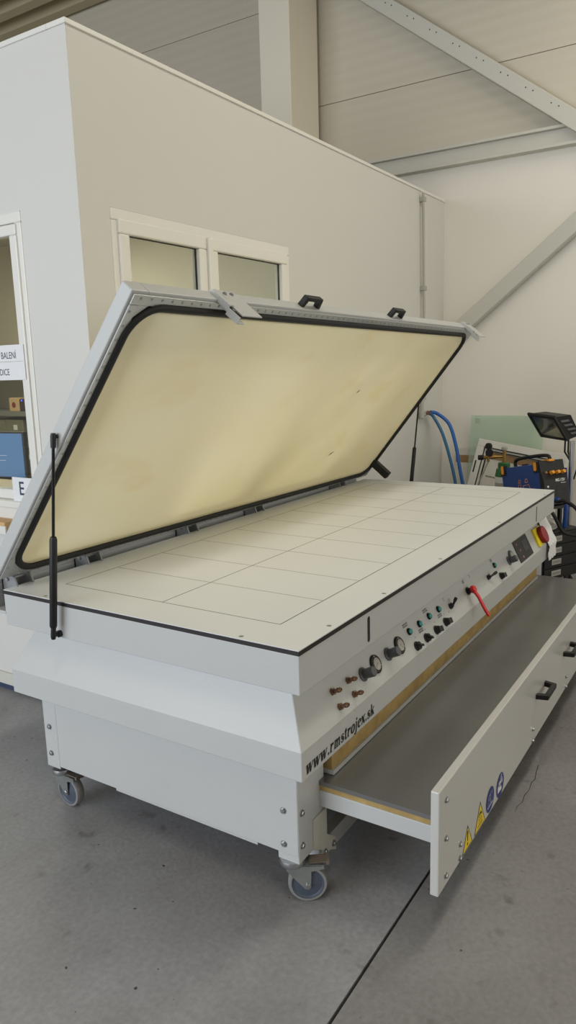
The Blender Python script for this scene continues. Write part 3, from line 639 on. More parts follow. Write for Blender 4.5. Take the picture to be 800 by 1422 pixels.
FX, FZ = Vector((1, 0, 0)), Vector((0, 0, 1))
def lay(k): return DY - 0.0005 - 0.0004 * k
def tri_sign(xc, zb, w, art, label):
    m = MB(); h = w * 0.866
    o = lambda k: (xc, lay(k), zb)
    m.flat([(-w / 2, 0), (w / 2, 0), (0, h)], o(0), FX, FZ, 0)
    i = 0.0045; m.flat([(-w / 2 + i * 1.6, i * .9), (w / 2 - i * 1.6, i * .9), (0, h - i * 1.9)], o(1), FX, FZ, 1)
    i = 0.0078; m.flat([(-w / 2 + i * 1.73, i), (w / 2 - i * 1.73, i), (0, h - i * 2.0)], o(0.7), FX, FZ, 1)
    if art == 'ex':
        m.flat([(-0.0055, 0.066), (-0.003, 0.028), (0.003, 0.028), (0.0055, 0.066)], o(2), FX, FZ, 0); m.flat(circle(0.0052, 12, 0, 0.0175), o(2), FX, FZ, 0)
    else:
        for k in (-1, 0, 1):
            for q_ in stroke([(k * 0.014 + 0.002 * math.sin(t), 0.022 + 0.0055 * t) for t in range(5)], 0.0028): m.flat(q_, o(2), FX, FZ, 0)
        for q_ in stroke([(-0.028, 0.016), (0.028, 0.016)], 0.003) + stroke([(-0.018, 0.050), (-0.006, 0.056), (0.006, 0.058), (0.018, 0.050)], [0.004, 0.009, 0.011, 0.003]): m.flat(q_, o(2), FX, FZ, 0)
    build('warning_sign', m, ['black_edge', 'sign_yellow'], dr, label)
tri_sign(0.432, 0.127, 0.100, 'ex', 'yellow triangle with an exclamation mark')
tri_sign(0.560, 0.127, 0.118, 'hot', 'yellow triangle with a hot surface mark')
def round_sign(xc, zc, r, art, label):
    m = MB(); m.flat(circle(r, 36), (xc, lay(0), zc), FX, FZ, 0); o = (xc, lay(1), zc); W = 1
    if art == 'manual':
        m.flat([(0.002, -0.014), (0.024, -0.010), (0.024, 0.026), (0.002, 0.022)], o, FX, FZ, W); m.flat([(0.0038, -0.0122), (0.0222, -0.0085), (0.0222, 0.0240), (0.0038, 0.0202)], (xc, lay(2), zc), FX, FZ, 0)
        m.flat([(-0.024, -0.014), (-0.002, -0.014), (-0.002, 0.022), (-0.018, 0.020)], o, FX, FZ, W); m.flat([(-0.0224, -0.0124), (-0.0038, -0.0124), (-0.0038, 0.005), (-0.0205, 0.004)], (xc, lay(2), zc), FX, FZ, 0)
        m.flat([(-0.0185, 0.0065), (-0.0038, 0.0075), (-0.0038, 0.0203), (-0.0168, 0.0185)], (xc, lay(2), zc), FX, FZ, 0)
        for q_ in stroke([(-0.030, -0.024), (0.030, -0.020)], 0.004): m.flat(q_, o, FX, FZ, W)
    else:
        m.flat([(-0.030, -0.022), (0.016, -0.024), (0.022, 0.002), (-0.028, 0.004)], o, FX, FZ, W)
        for k in range(4): m.flat([(-0.018 + k * 0.008, -0.003), (-0.0115 + k * 0.008, -0.003), (-0.011 + k * 0.008, 0.016 + 0.003 * (k % 2)), (-0.0175 + k * 0.008, 0.016 + 0.003 * (k % 2))], o, FX, FZ, W)
        for q_ in stroke([(0.010, -0.012), (0.022, 0.004), (0.020, 0.024)], [0.010, 0.008, 0.006]): m.flat(q_, o, FX, FZ, W)
        for q_ in stroke([(0.004, 0.020), (0.010, 0.032), (0.018, 0.036)], 0.005): m.flat(q_, o, FX, FZ, W)
    build('instruction_sign', m, ['sign_blue', 'sign_white'], dr, label)
round_sign(0.672, 0.175, 0.047, 'manual', 'round blue sign with a white book')
round_sign(0.792, 0.169, 0.047, 'glove', 'round blue sign with a white glove')

# ------------------------------------------------------------------ lid
LL, LV = 3.155, 1.295
aL = math.radians(51.6)
EU = Vector((1, 0, -0.0064)).normalized(); EV0 = Vector((0, -math.cos(aL), math.sin(aL)))
ENL = EU.cross(EV0).normalized() * -1 if EU.cross(EV0).y > 0 else EU.cross(EV0).normalized()
EV = ENL.cross(EU).normalized()
LM = Matrix((EU, EV, ENL)).transposed().to_4x4(); LM.translation = (-0.020, 1.352, 0.937)
def L3(u, v, w=0.0): return LM @ Vector((u, v, w))
lm = MB(LM); T = 0.052
bwid = 0.075
lm.box(0, bwid, 0, LV, -T, 0).box(LL - bwid, LL, 0, LV, -T, 0).box(bwid, LL - bwid, 0, bwid, -T, 0).box(bwid, LL - bwid, LV - bwid, LV, -T, 0)
lid = build('lid', lm, 'white_paint', P, 'open lid with a pale rubber membrane underneath', bevel=0.004)
st = MB(LM); i0, i1 = 0.011, 0.047
st.box(i0, LL - i0, i0, i1, 0.0002, 0.007).box(i0, LL - i0, LV - i1, LV - i0, 0.0002, 0.007).box(i0, i1, i1 + .001, LV - i1 - .001, 0.0002, 0.007).box(LL - i1, LL - i0, i1 + .001, LV - i1 - .001, 0.0002, 0.007)
for cu, cv, su, sv in ((i1, LV - i1, 1, -1), (LL - i1, LV - i1, -1, -1), (i1, i1, 1, 1), (LL - i1, i1, -1, 1)):
    st.prism([(0, 0), (su * 0.045, 0), (0, sv * 0.045)], (cu, cv, 0.0002), (1, 0, 0), (0, 1, 0), (0, 0, 1), 0.0064)
build('clamp_strip', st, 'aluminium', lid, 'bright metal clamping strip', bevel=0.0012)
rv = MB(LM)
def rivet(u, v): rv.lathe((u, v, 0.007), (0, 0, 0.0022), [(0.0058, 0), (0.005, .6), (0.0024, 1)], 8)
n = 64
for k in range(n): rivet(0.045 + (LL - 0.09) * k / (n - 1), LV - 0.023); rivet(0.045 + (LL - 0.09) * k / (n - 1), 0.017)
for k in range(1, 24): rivet(0.022, 0.02 + (LV - 0.04) * k / 24); rivet(LL - 0.022, 0.02 + (LV - 0.04) * k / 24)
build('rivet', rv, 'zinc', lid, kind='stuff')
SI, SR, CR = 0.050, 0.0145, 0.115
lp = [L3(u, v, 0.005) for u, v in rrect(SI - 0.004, LL - SI + 0.004, SI - .008, LV - SI, CR, 10)]
build('seal', MB().tube(lp, SR, 12, closed=True, flat=ENL), 'black_rubber', lid, 'thick black rubber seal', smooth=True)
# membrane
mm = MB(); NU, NV = 90, 40; vs = []; fs = []
rr = CR - 0.004
a0, a1, b0, b1 = SI, LL - SI, SI - .006, LV - SI
for j in range(NV + 1):
    v = b0 + (b1 - b0) * j / NV; dvv = max(0, b0 + rr - v, v - (b1 - rr)); ins = rr - math.sqrt(max(0, rr * rr - dvv * dvv))
    for i in range(NU + 1):
        u = a0 + ins + (a1 - a0 - 2 * ins) * i / NU
        fu, fv = (u - a0) / (a1 - a0), (v - b0) / (b1 - b0); env = min(1, 6 * min(fu, 1 - fu, 1)) * min(1, 4 * min(fv, 1 - fv))
        w = 0.002 + 0.016 * env * (math.sin(PI * fu) * math.sin(PI * fv)) + env * (0.004 * math.sin(9 * fu + 4 * fv) + 0.006 * math.exp(-((fu - 0.50 - 0.28 * fv) / 0.035) ** 2) - 0.011 * math.exp(-((fu - 0.42 - 0.3 * fv) / 0.05) ** 2))
        vs.append(L3(u, v, w))
for j in range(NV):
    for i in range(NU):
        p_ = j * (NU + 1) + i; fs.append((p_, p_ + 1, p_ + NU + 2, p_ + NU + 1))
mbn = build('membrane', mm.add(vs, fs), 'silicone', lid, 'cream silicone membrane with faint brown stains', smooth=True)
for u, v, du, dv_ in ((1.988, 0.846, 0.012, 0.012), (2.207, 0.366, 0.026, 0.018)):
    t = MB(LM); h = 0.024
    t.flat([(-du, -dv_), (0.004, -0.004), (du, dv_), (-0.004, 0.006)], (u, v, h), (1, 0, 0), (0, 1, 0)); build('small_hole', t, 'black_edge', lid)
# put holes right on the membrane surface
for o in [c for c in lid.children if c.name.startswith('small_hole')]:
    pass
for u in (1.07, 1.94): handle(L3(u, LV, -T / 2), EU, EV, 0.15, 0.046, lid, 0.026)
# clamps on the free edge
def clamp(u0):
    # u0: left end
    m = MB(LM); th = 0.004
    m.box(u0 + 0.085, u0 + 0.175, LV + 0.001, LV + 0.001 + th, -T - 0.004, 0.0)       # base on the edge
    m.box(u0 + 0.065, u0 + 0.185, LV + 0.001, LV + 0.001 + th, 0.0, 0.10)             # plate reaching over
    m.box(u0 + 0.034, u0 + 0.038, LV - 0.008, LV + 0.014, -T + 0.010, 0.055); m.box(u0 + 0.038, u0 + 0.058, LV + 0.010, LV + 0.014, -T + .01, 0.055)   # side channel
    m.box(u0 + 0.038, u0 + 0.066, LV - 0.014, LV - 0.010, 0.012, 0.055)
    m.box(u0 + 0.034, u0 + 0.038, LV - 0.022, LV + 0.004, 0.055, 0.115); m.box(u0 + 0.038, u0 + 0.075, LV - 0.022, LV - 0.018, 0.055, 0.115)
    m.box(u0 + 0.040, u0 + 0.085, LV + 0.001, LV + 0.005, -T, -T + 0.022)
    c_ = build('clamp', m, 'white_paint', lid, 'white sheet metal clamp on the lid edge')
    sp = MB(LM).lathe((u0 + 0.056, LV - 0.006, -0.01), (0, 0, 0.10), [(0.005, 0), (0.005, .5), (0.010, .52), (0.010, .62), (0.006, .64), (0.006, .8), (0.009, .82), (0.009, .95), (0.004, 1)], 10)
    build('spring_pin', sp, 'black_plastic', c_)
    for du in (0.105, 0.145): build('bolt', MB(LM).lathe((u0 + du, LV + 0.005, -T + 0.018), (0, 0.006, 0), [(0.0095, 0), (0.0095, .3), (0.007, .31), (0.007, 1)], 8), 'steel', c_)
clamp(0.385); clamp(2.945)
# hinges and rear rail
for x in (0.05, 0.42, 1.09, 1.69, 2.70):
    m = MB()
    for dx in (0.0, 0.075):
        m.prism([(1.32, 0.9), (1.43, 0.84), (1.43, 0.93), (1.375, 0.962), (1.335, 0.935)], (x + dx, 0, 0), (0, 1, 0), (0, 0, 1), (1, 0, 0), 0.007)
    m.box(x, x + 0.082, 1.405, 1.412, 0.86, 0.94)
    m.cyl((x - 0.008, 1.375, 0.925), (x + 0.09, 1.375, 0.925), 0.008, n=10)
    build('hinge', m, 'hinge_grey', P, 'grey metal lid hinge')
rr_ = MB().box(0.0, LX, 1.415, 1.465, 0.80, 0.905).box(0, LX, 1.415, 1.43, 0.905, 0.935).box(0.0, LX, 1.34, 1.415, 0.80, 0.812)
build('hinge_rail', rr_, 'white_paint', P, 'long rail carrying the hinges', bevel=0.003)
build('stop_arm', MB(LM).box(LL - 0.075, LL - 0.03, 0.12, 0.17, 0.004, 0.15).box(LL - 0.075, LL - 0.03, 0.12, 0.17, 0.0, 0.01), 'black_rubber', lid, 'black rubber stop arm')
# gas struts
def strut(x, top_v, yb, zb, side):
    p1 = L3(0 if side < 0 else LL, top_v, -T * 0.5); p1.x = x; p0 = Vector((x, yb, zb)); d = p1 - p0
    s = build('gas_strut', MB().lathe(p0 + d * 0.045, d * 0.47, [(0.011, 0), (0.0135, .02), (0.0135, .97), (0.010, 1)], 18), 'black_plastic', P, 'black gas strut holding up the lid', smooth=True)
    build('rod', MB().lathe(p0 + d * 0.5, d * 0.48, [(0.0055, 0), (0.0055, 1)], 12), 'black_gloss', s, smooth=True)
    xin = -0.004 * side
    for p in (p0, p1):
        m = MB().lathe(p - d.normalized() * (0.012 if p is p0 else -0.012), d.normalized() * 0.05 * (1 if p is p0 else -1) , [(0.008, 0), (0.010, .2), (0.009, 1)], 12)
        m.lathe(p, Vector((-side * 0.034, 0, 0)), [(0.006, -0.2), (0.007, 0.5), (0.013, .62), (0.013, 1)], 12); build('ball_joint', m, 'black_plastic', s, smooth=True)
strut(-0.032, 0.700, 1.031, 0.776, -1)
strut(LX + 0.032, 0.700, 1.005, 0.776, 1)

# crumpled paper hanging from the far end of the control face
ps = MB(); vs = []; fs = []; rnd = random.Random(3); NX, NS = 9, 16
for j in range(NS + 1):
    t = j / NS; s_ = 0.195 - 0.30 * t
    for i in range(NX + 1):
        x = 2.955 + 0.195 * i / NX + 0.008 * math.sin(t * 4); k = rnd.uniform(-0.001, 0.0015)
        base = cp(x, s_, 0.010) if s_ > 0 else Vector((x, -0.014, 0.576 + s_)); vs.append(base + Vector((0, -abs(k) - 0.006 * math.sin(i * 1.1 + j * .7) ** 2, 0)))
for j in range(NS):
    for i in range(NX): p_ = j * (NX + 1) + i; fs.append((p_, p_ + 1, p_ + NX + 2, p_ + NX + 1))
o = build('crumpled_paper', ps.add(vs, fs), 'paper', smooth=False); tag(o, 'crumpled white paper sheet taped beside the red and yellow main switch', 'paper')

# ------------------------------------------------------------------ compressed air pipe and hoses on the office wall
ap_ = thing('air_pipe', 'thin grey compressed air pipe down the right end of the office wall', 'pipe', (4.56, OY - 0.03, 0))
py_ = OY - 0.03
build('pipe_run', MB().tube([(4.50, py_, 3.13), (4.56, py_, 1.50), (4.56, py_, 1.42)], 0.011, 10).tube([(4.56, py_, 1.42), (4.515, py_, 1.405), (4.51, py_, 1.39)], 0.016, 10).tube([(4.50, py_, 1.40), (4.50, py_, 1.27)], 0.015, 10), 'gas_grey', ap_, smooth=True)
for z in (3.08, 2.36, 1.90): build('pipe_clip', MB().box(4.485 + (3.1 - z) * .035, 4.535 + (3.1 - z) * .035, py_ - 0.016, OY - 0.001, z - 0.02, z + 0.02), 'gas_grey', ap_, bevel=0.004)
build('elbow', MB().lathe((4.50, py_, 1.30), (0, 0, -0.06), [(0.015, 0), (0.024, .1), (0.024, .9), (0.016, 1)], 14).cyl((4.50, py_, 1.27), (4.545, py_ - 0.005, 1.275), 0.018), 'gas_grey', ap_, smooth=True)
build('outlet_valve', MB().cyl((4.54, py_, 1.275), (4.64, py_ - 0.02, 1.28), 0.012).cyl((4.58, py_ - .02, 1.28), (4.58, py_ - 0.02, 1.305), 0.008).box(4.60, 4.66, py_ - 0.025, py_ - 0.005, 1.285, 1.30), 'brass', ap_, smooth=True)
def bez(pts, n=14):
    out = []; P_ = [Vector(p) for p in pts]
    for i in range(len(P_) - 1):
        p0 = P_[max(i - 1, 0)]; p1 = P_[i]; p2 = P_[i + 1]; p3 = P_[min(i + 2, len(P_) - 1)]
        for k in range(n):
            t = k / n; out.append(0.5 * ((2 * p1) + (p2 - p0) * t + (2 * p0 - 5 * p1 + 4 * p2 - p3) * t * t + (3 * p1 - 3 * p2 + p3 - p0) * t ** 3))
    return out + [P_[-1]]
o = build('air_hose', MB().tube(bez([(4.64, py_ - .02, 1.275), (4.66, 1.42, 1.24), (4.62, 1.31, 1.07), (4.55, 1.18, 0.72), (4.50, 1.10, 0.35), (4.40, 1.05, 0.06), (4.2, 1.1, 0.02), (3.9, 1.2, 0.02)]), 0.014, 10), 'teal_hose', smooth=True); tag(o, 'dull blue air hose dropping straight from the pipe outlet, the left of two', 'hose')
o = build('air_hose', MB().tube(bez([(4.65, py_ - .02, 1.29), (4.70, 1.40, 1.27), (4.72, 1.30, 1.18), (4.68, 1.22, 1.0), (4.62, 1.15, 0.76), (4.56, 1.05, 0.4), (4.50, 0.98, 0.05), (4.3, 0.95, 0.02), (4.0, 1.0, 0.02)]), 0.016, 10), 'blue_hose', smooth=True); tag(o, 'bright blue air hose arching out from the pipe outlet, the right of two', 'hose')

# ------------------------------------------------------------------ things leaning on the end wall
o = build('wrapped_board', MB().obox((4.99, 1.16, 0.0), (0.035, 0, 0), (0, 0.18, 0), (0.045, 0, 0.925)), 'foil'); wbd = o
tag(o, 'film-wrapped board with a brown tape band left of the white frame', 'board')
build('tape_band', MB().obox((5.0268, 1.158, 0.795), (0.039, 0, 0), (0, 0.184, 0), (0.0035, 0, 0.07)), 'cardboard', o, 'brown tape band')
gs = MB().obox((4.86, 0.545, 0.0), (0.008, 0, 0), (0, 0.66, 0), (0.19, 0, 1.235)); gp = build('glass_sheet', gs, 'green_glass'); tag(gp, 'pale green glass sheet leaning on the end wall', 'glass')
build('suction_mark', MB().tube([Vector((5.035, 1.14, 1.19)) + Vector((0.0, 0.018 * math.cos(a), 0.018 * math.sin(a))) for a in [2 * PI * k / 16 for k in range(16)]], 0.003, 6, closed=True), 'gas_grey', gp)
# white window sash leaning
TL, TR = Vector((5.0 - .045, 1.075, 1.026)), Vector((4.835, 0.27, 0.915))
A = (TR - TL); wdt = A.length; A.normalize(); Dn = Vector((-0.1, 0.1, -0.42)); Dn = (Dn - A * Dn.dot(A)).normalized(); Nn = A.cross(Dn).normalized()
if Nn.x > 0: Nn = -Nn
hgt = 0.92
FM = Matrix((A, Dn, Nn)).transposed().to_4x4(); FM.translation = TL
def ringbox(m, u0, u1, v0, v1, w, n0, n1):
    m.box(u0, u1, v0, v0 + w, n0, n1).box(u0, u1, v1 - w, v1, n0, n1).box(u0, u0 + w, v0 + w, v1 - w, n0, n1).box(u1 - w, u1, v0 + w, v1 - w, n0, n1); return m
sf = thing('window_sash', 'white plastic window sash leaning on the end wall behind the welder', 'window frame', (4.8, 0.8, 0))
build('frame', ringbox(MB(FM), 0, wdt, 0, hgt, 0.064, -0.02, 0.05), 'white_plastic', sf, bevel=0.004)
build('gasket', ringbox(MB(FM), 0.0645, wdt - 0.0645, 0.0645, hgt - 0.0645, 0.006, 0.008, 0.03), 'black_rubber', sf)
build('inner_frame', ringbox(MB(FM), 0.0645, wdt - 0.0645, 0.0645, hgt - 0.0645, 0.0215, -0.018, 0.022), 'white_plastic', sf)
build('inner_gasket', ringbox(MB(FM), 0.086, wdt - 0.086, 0.086, hgt - 0.086, 0.007, -0.015, 0.012), 'black_rubber', sf)
gl = build('infill_sheet', MB(FM).box(0.087, wdt - 0.087, 0.087, hgt - 0.087, -0.012, -0.004), 'foil', sf, 'pale film-covered infill')
build('cardboard_strip', MB(FM).box(0.094, wdt - 0.094, 0.098, 0.160, -0.0038, -0.001), 'cardboard', gl, 'brown cardboard strip')
pm = MB(FM); rr0 = random.Random(9); u_ = 0.13
while u_ < 0.27:
    l = rr0.uniform(0.006, 0.012); pm.add([(u_, 0.325 - rr0.uniform(0.010, 0.020), -0.0034), (u_ + l, 0.313, -0.0034), (u_ + l * .8, 0.327, -0.0034), (u_, 0.325, -0.0034)], [(0, 1, 2, 3)]); u_ += l + 0.004
build('faded_print', pm, 'line_ink', gl)
build('frame_latch', MB(FM).box(0.020, 0.032, 0.20, 0.31, 0.0495, 0.052), 'black_plastic', sf)
# gas cylinder
gcx, gcy = 4.50, 0.728
gc = thing('gas_cylinder', 'small gas cylinder with a green shoulder behind the welder', 'gas cylinder', (gcx, gcy, 0))
build('body', MB().lathe((gcx, gcy, 0), (0, 0, 0.74), [(0.06, 0), (0.072, .02), (0.072, 1)], 24), 'gas_grey', gc, smooth=True)
build('shoulder', MB().lathe((gcx, gcy, 0.735), (0, 0, 0.145), [(0.0722, 0), (0.0722, .25), (0.062, .62), (0.048, .70), (0.050, .75), (0.050, .97), (0.046, 1)], 24), 'gas_green', gc, 'green shoulder and collar', smooth=True)
build('label_band', MB().lathe((gcx, gcy, 0.712), (0, 0, 0.05), [(0.0728, 0), (0.0728, 1)], 24, caps=False), 'paper', gc, smooth=True)
rg = MB().cyl((gcx, gcy, 0.87), (gcx, gcy, 0.985), 0.014).lathe((gcx, gcy, 0.93), (-0.03, 0.10, -0.005), [(0.010, 0), (0.013, .3), (0.010, .5), (0.016, .7), (0.016, 1)], 12).cyl((gcx - 0.035, gcy + 0.125, 0.885), (gcx - 0.035, gcy + 0.125, 0.97), 0.012).cyl((gcx - 0.03, gcy + 0.09, 0.925), (gcx - 0.035, gcy + 0.17, 0.92), 0.014)
vb = build('regulator', rg, 'gold', gc, 'brass pressure regulator', smooth=True)
build('hand_wheel', MB().lathe((gcx, gcy, 0.983), (0, 0, 0.032), [(0.018, 0), (0.026, .2), (0.026, .8), (0.018, 1)], 10), 'gas_grey', gc, smooth=True)
build('knob', MB().cyl((gcx - 0.035, gcy + 0.165, 0.92), (gcx - 0.038, gcy + 0.21, 0.918), 0.022, n=16), 'black_plastic', vb, smooth=True)
g1 = MB().cyl((gcx - 0.035, gcy + 0.118, 0.965), (gcx - 0.055, gcy + 0.112, 0.965), 0.032, n=20).cyl((gcx + 0.0, gcy + 0.128, 1.015), (gcx - 0.022, gcy + 0.135, 1.015), 0.028, n=20)
build('pressure_gauge', g1, 'black_plastic', vb, smooth=True)
build('gas_hose', MB().tube(bez([(gcx - 0.035, gcy + 0.125, 0.885), (gcx - 0.04, gcy + 0.16, 0.80), (gcx - 0.05, gcy + 0.21, 0.65), (gcx - .08, gcy + 0.2, 0.35)]), 0.006, 8), 'gas_grey', gc, smooth=True)

# ------------------------------------------------------------------ welding cart, welder, torch, bag, lamp
CX, CY = 3.78, 0.215
hd = math.radians(-26); crot = hd + PI / 2
# local frame: +x to the viewer's right along the face, +y into the cart
ca = thing('welding_cart', 'black drawer cart on casters under the blue welder', 'cart', (CX, CY, 0), (0, 0, hd), local=True)
cw, cdp = 0.42, 0.40
build('body', MB().box(0, cw, 0, cdp, 0.085, 0.455), 'black_plastic', ca, bevel=0.006)
for i in range(4):
    z = 0.095 + i * 0.088; d_ = build('drawer', MB().box(0.012, cw - 0.012, -0.012, 0.0, z, z + 0.080), 'black_plastic', ca, bevel=0.004)
    lh = MB().box(0.090, 0.195, -0.0165, -0.012, z + 0.022, z + 0.064); build('label_holder', lh, 'gas_grey', d_, bevel=0.002)
    build('label_card', MB().box(0.100, 0.185, -0.018, -0.0163, z + 0.034, z + 0.054), 'hinge_grey', d_)
for x, y in ((0.05, 0.05), (cw - .05, 0.05), (0.05, cdp - .05), (cw - .05, cdp - .05)):
    c_ = build('caster', MB().lathe((x - 0.014, y, 0.035), (0.028, 0, 0), [(0.033, 0), (0.035, .2), (0.035, .8), (0.033, 1)], 18), 'black_rubber', ca, smooth=True)
    build('fork', MB().box(x - 0.02, x - 0.016, y - 0.012, y + 0.012, 0.03, 0.083).box(x + 0.016, x + 0.02, y - 0.012, y + 0.012, 0.03, 0.083).box(x - .02, x + .02, y - .02, y + .02, 0.079, 0.085), 'zinc', c_)
for x in (0.12, 0.33):
    for y, zt in ((0.12, 0.594), (0.37, 0.545)): build('upright', MB().box(x, x + 0.025, y, y + 0.025, 0.455, zt), 'black_plastic', ca)
tilt = math.radians(11)
CM = Matrix.Translation((CX, CY, 0)) @ Matrix.Rotation(hd, 4, 'Z'); WM = Matrix.Translation((4.02, 0.175, 0.622)) @ Matrix.Rotation(math.radians(236), 4, 'Z') @ Matrix.Rotation(-tilt, 4, 'Y')
build('shelf', MB(CM.inverted() @ WM).box(-0.48, 0.03, -0.135, 0.135, -0.012, 0.008), 'black_plastic', ca)
# welder: local +x = front normal direction, +y = left side (seen from behind), z up; corner reference at front-left-bottom
wh = math.radians(236)
we = thing('welder', 'blue and black welding machine with orange handles on the cart', 'welder', (4.02, 0.175, 0.622), (0, -tilt, wh), local=True)
wl_, ww, wz = 0.46, 0.23, 0.35
# in local frame the front face is at x=0, body extends to -x; the visible (left in photo) side is y negative
build('shell', MB().box(-wl_, -0.03, -ww / 2, ww / 2, 0.02, wz - .01), 'welder_blue', we, bevel=0.006)
build('side_edge', MB().box(-0.03, 0.004, ww / 2 + 0.0035, ww / 2 + 0.011, 0.02, wz - 0.06), 'welder_blue', we)
fr_ = build('front_fascia', MB().prism([(-0.03, 0), (0.012, 0.01), (0.012, 0.20), (-0.01, wz - 0.09), (-0.02, wz), (-0.075, wz), (-0.075, wz - .06), (-0.03, wz - 0.09)], (0, -ww / 2 - 0.003, 0.01), (1, 0, 0), (0, 0, 1), (0, 1, 0), ww + 0.006), 'black_plastic', we, bevel=0.003)
for k, (yy) in enumerate((-0.010, 0.045, 0.098)):
    b = MB().lathe((0.0, yy - 0.02, 0.262), (0.03, 0, 0.006), [(0.015, 0), (0.013, 1)], 14); build('dial', b, 'orange', fr_, smooth=True)
for zz in (0.12, 0.16): build('socket', MB().lathe((0.012, -0.085, zz), (0.006, 0, 0), [(0.008, 0), (0.008, 1)], 10), 'sign_white', fr_)
lo = MB()
for k in range(9): lo.box(0.0122, 0.0145, 0.0, 0.09, 0.045 + k * 0.014, 0.051 + k * 0.014)
build('vent_louvre', lo, 'black_gloss', fr_, kind='stuff')
WFM = lambda y, z: Vector((0.0135, y, z))
build('model_number', text_mb('MIG-175V', 0.030, WFM(-0.005, 0.194), (0, 1, 0), (0, 0, 1), 'LEFT', 0.72, bold=0.0008), 'sign_white', fr_)
build('underline', MB().box(0.013, 0.0138, 0.045, 0.092, 0.180, 0.183), 'sign_white', fr_)
build('emblem', text_mb('iA', 0.026, Vector((0.008, -0.088, 0.262)) + Vector((0.0, 0, 0)), (0, 1, 0), (-0.2, 0, 1), 'LEFT', 0.9), 'orange', fr_)
hm = MB(); zt = wz
hm.tube(bez([(-0.42, 0, wz - .01), (-0.40, 0, wz + 0.045), (-0.22, 0, wz + 0.055), (-0.05, 0, wz + 0.045), (-0.03, 0, wz)]), 0.014, 10)
build('carry_handle', hm, 'black_plastic', we, smooth=True)
for x0 in (-wl_, -0.085):
    cl = MB().box(x0, x0 + 0.055, -ww / 2 - 0.010, -ww / 2 + 0.02, wz - 0.075, wz + 0.008).box(x0, x0 + 0.055, ww / 2 - 0.02, ww / 2 + 0.01, wz - 0.075, wz + 0.008)
    k_ = build('corner_guard', cl, 'black_plastic', we, bevel=0.006)
    build('orange_insert', MB().prism(rrect(0.012, 0.040, -0.062, 0.006, 0.012, 5), (x0, -ww / 2 - 0.014, wz), (1, 0, 0), (0, 0, 1), (0, 1, 0), 0.006), 'orange', k_)
build('orange_grip', MB().box(-0.075, 0.0, -0.035, 0.02, wz + 0.0, wz + 0.018), 'orange', we, bevel=0.005)
# outlined emblem on the blue side (two open letter shapes)
em_ = MB(); o_ = (-0.275, -ww / 2 - 0.0008, 0.10)
def outl(pts, w=0.005):
    for q_ in stroke(pts + [pts[0]], w): em_.flat(q_, o_, (1, 0, 0), (0, 0, 1))
outl([(0.0, 0.0), (0.055, 0.0), (0.060, 0.030), (0.025, 0.033), (0.030, 0.095), (0.004, 0.095)]); outl([(0.004, 0.108), (0.030, 0.108), (0.030, 0.130), (0.012, 0.130)])
outl([(0.050, 0.055), (0.058, 0.085), (0.120, 0.090), (0.150, 0.0), (0.122, 0.0), (0.110, 0.060)]); outl([(0.078, 0.108), (0.110, 0.110), (0.104, 0.135), (0.086, 0.133)])
build('side_emblem', em_, 'orange', we)
build('earth_plug', MB().lathe((0.012, -0.045, 0.055), (0.06, 0, 0), [(0.018, 0), (0.020, .3), (0.020, .8), (0.014, 1)], 14), 'welder_blue', we, smooth=True)
# torch: cable loops and blue grip
to = thing('welding_torch', 'black torch cable with a blue grip hanging over the cart', 'torch', (3.80, 0.1, 0.46))
build('cable', MB().tube(bez([(3.905, 0.155, 0.68), (3.85, 0.09, 0.70), (3.86, 0.02, 0.66), (3.90, -0.04, 0.55), (3.86, -0.03, 0.46), (3.79, 0.06, 0.475), (3.78, 0.10, 0.52), (3.77, 0.14, 0.60), (3.80, 0.19, 0.64), (3.77, 0.24, 0.58), (3.70, 0.24, 0.50)]), 0.013, 8), 'black_rubber', to, smooth=True)
build('grip', MB().lathe((3.815, 0.075, 0.51), (0.015, -0.005, 0.17), [(0.013, 0), (0.019, .1), (0.016, .5), (0.020, .8), (0.014, 1)], 14), 'welder_blue', to, 'blue torch grip', smooth=True)
build('neck', MB().tube(bez([(3.815, 0.075, 0.515), (3.80, 0.085, 0.49), (3.77, 0.10, 0.475)]), 0.009, 8), 'black_plastic', to, smooth=True)
o = build('power_cable', MB().tube(bez([(3.86, 0.24, 0.66), (3.76, 0.26, 0.58), (3.68, 0.30, 0.62), (3.62, 0.36, 0.50), (3.60, 0.40, 0.2), (3.62, 0.42, 0.012), (3.9, 0.6, 0.012)]), 0.010, 8), 'black_rubber', smooth=True); tag(o, 'black power cable looping out beside the far table corner', 'cable')
bg = MB(); rnd = random.Random(5); bm_ = bmesh.new(); bmesh.ops.create_icosphere(bm_, subdivisions=3, radius=1)
for v in bm_.verts: v.co *= 1 + rnd.uniform(-0.14, 0.14)
bg.add([Vector((3.872, 0.225, 0.512)) + Vector((v.co.x * 0.085, v.co.y * 0.085, v.co.z * 0.048)) for v in bm_.verts], [tuple(v.index for v in f.verts) for f in bm_.faces]); bm_.free()
o = build('plastic_bag', bg, 'clear_film'); tag(o, 'crumpled clear plastic bag on top of the black cart', 'bag')
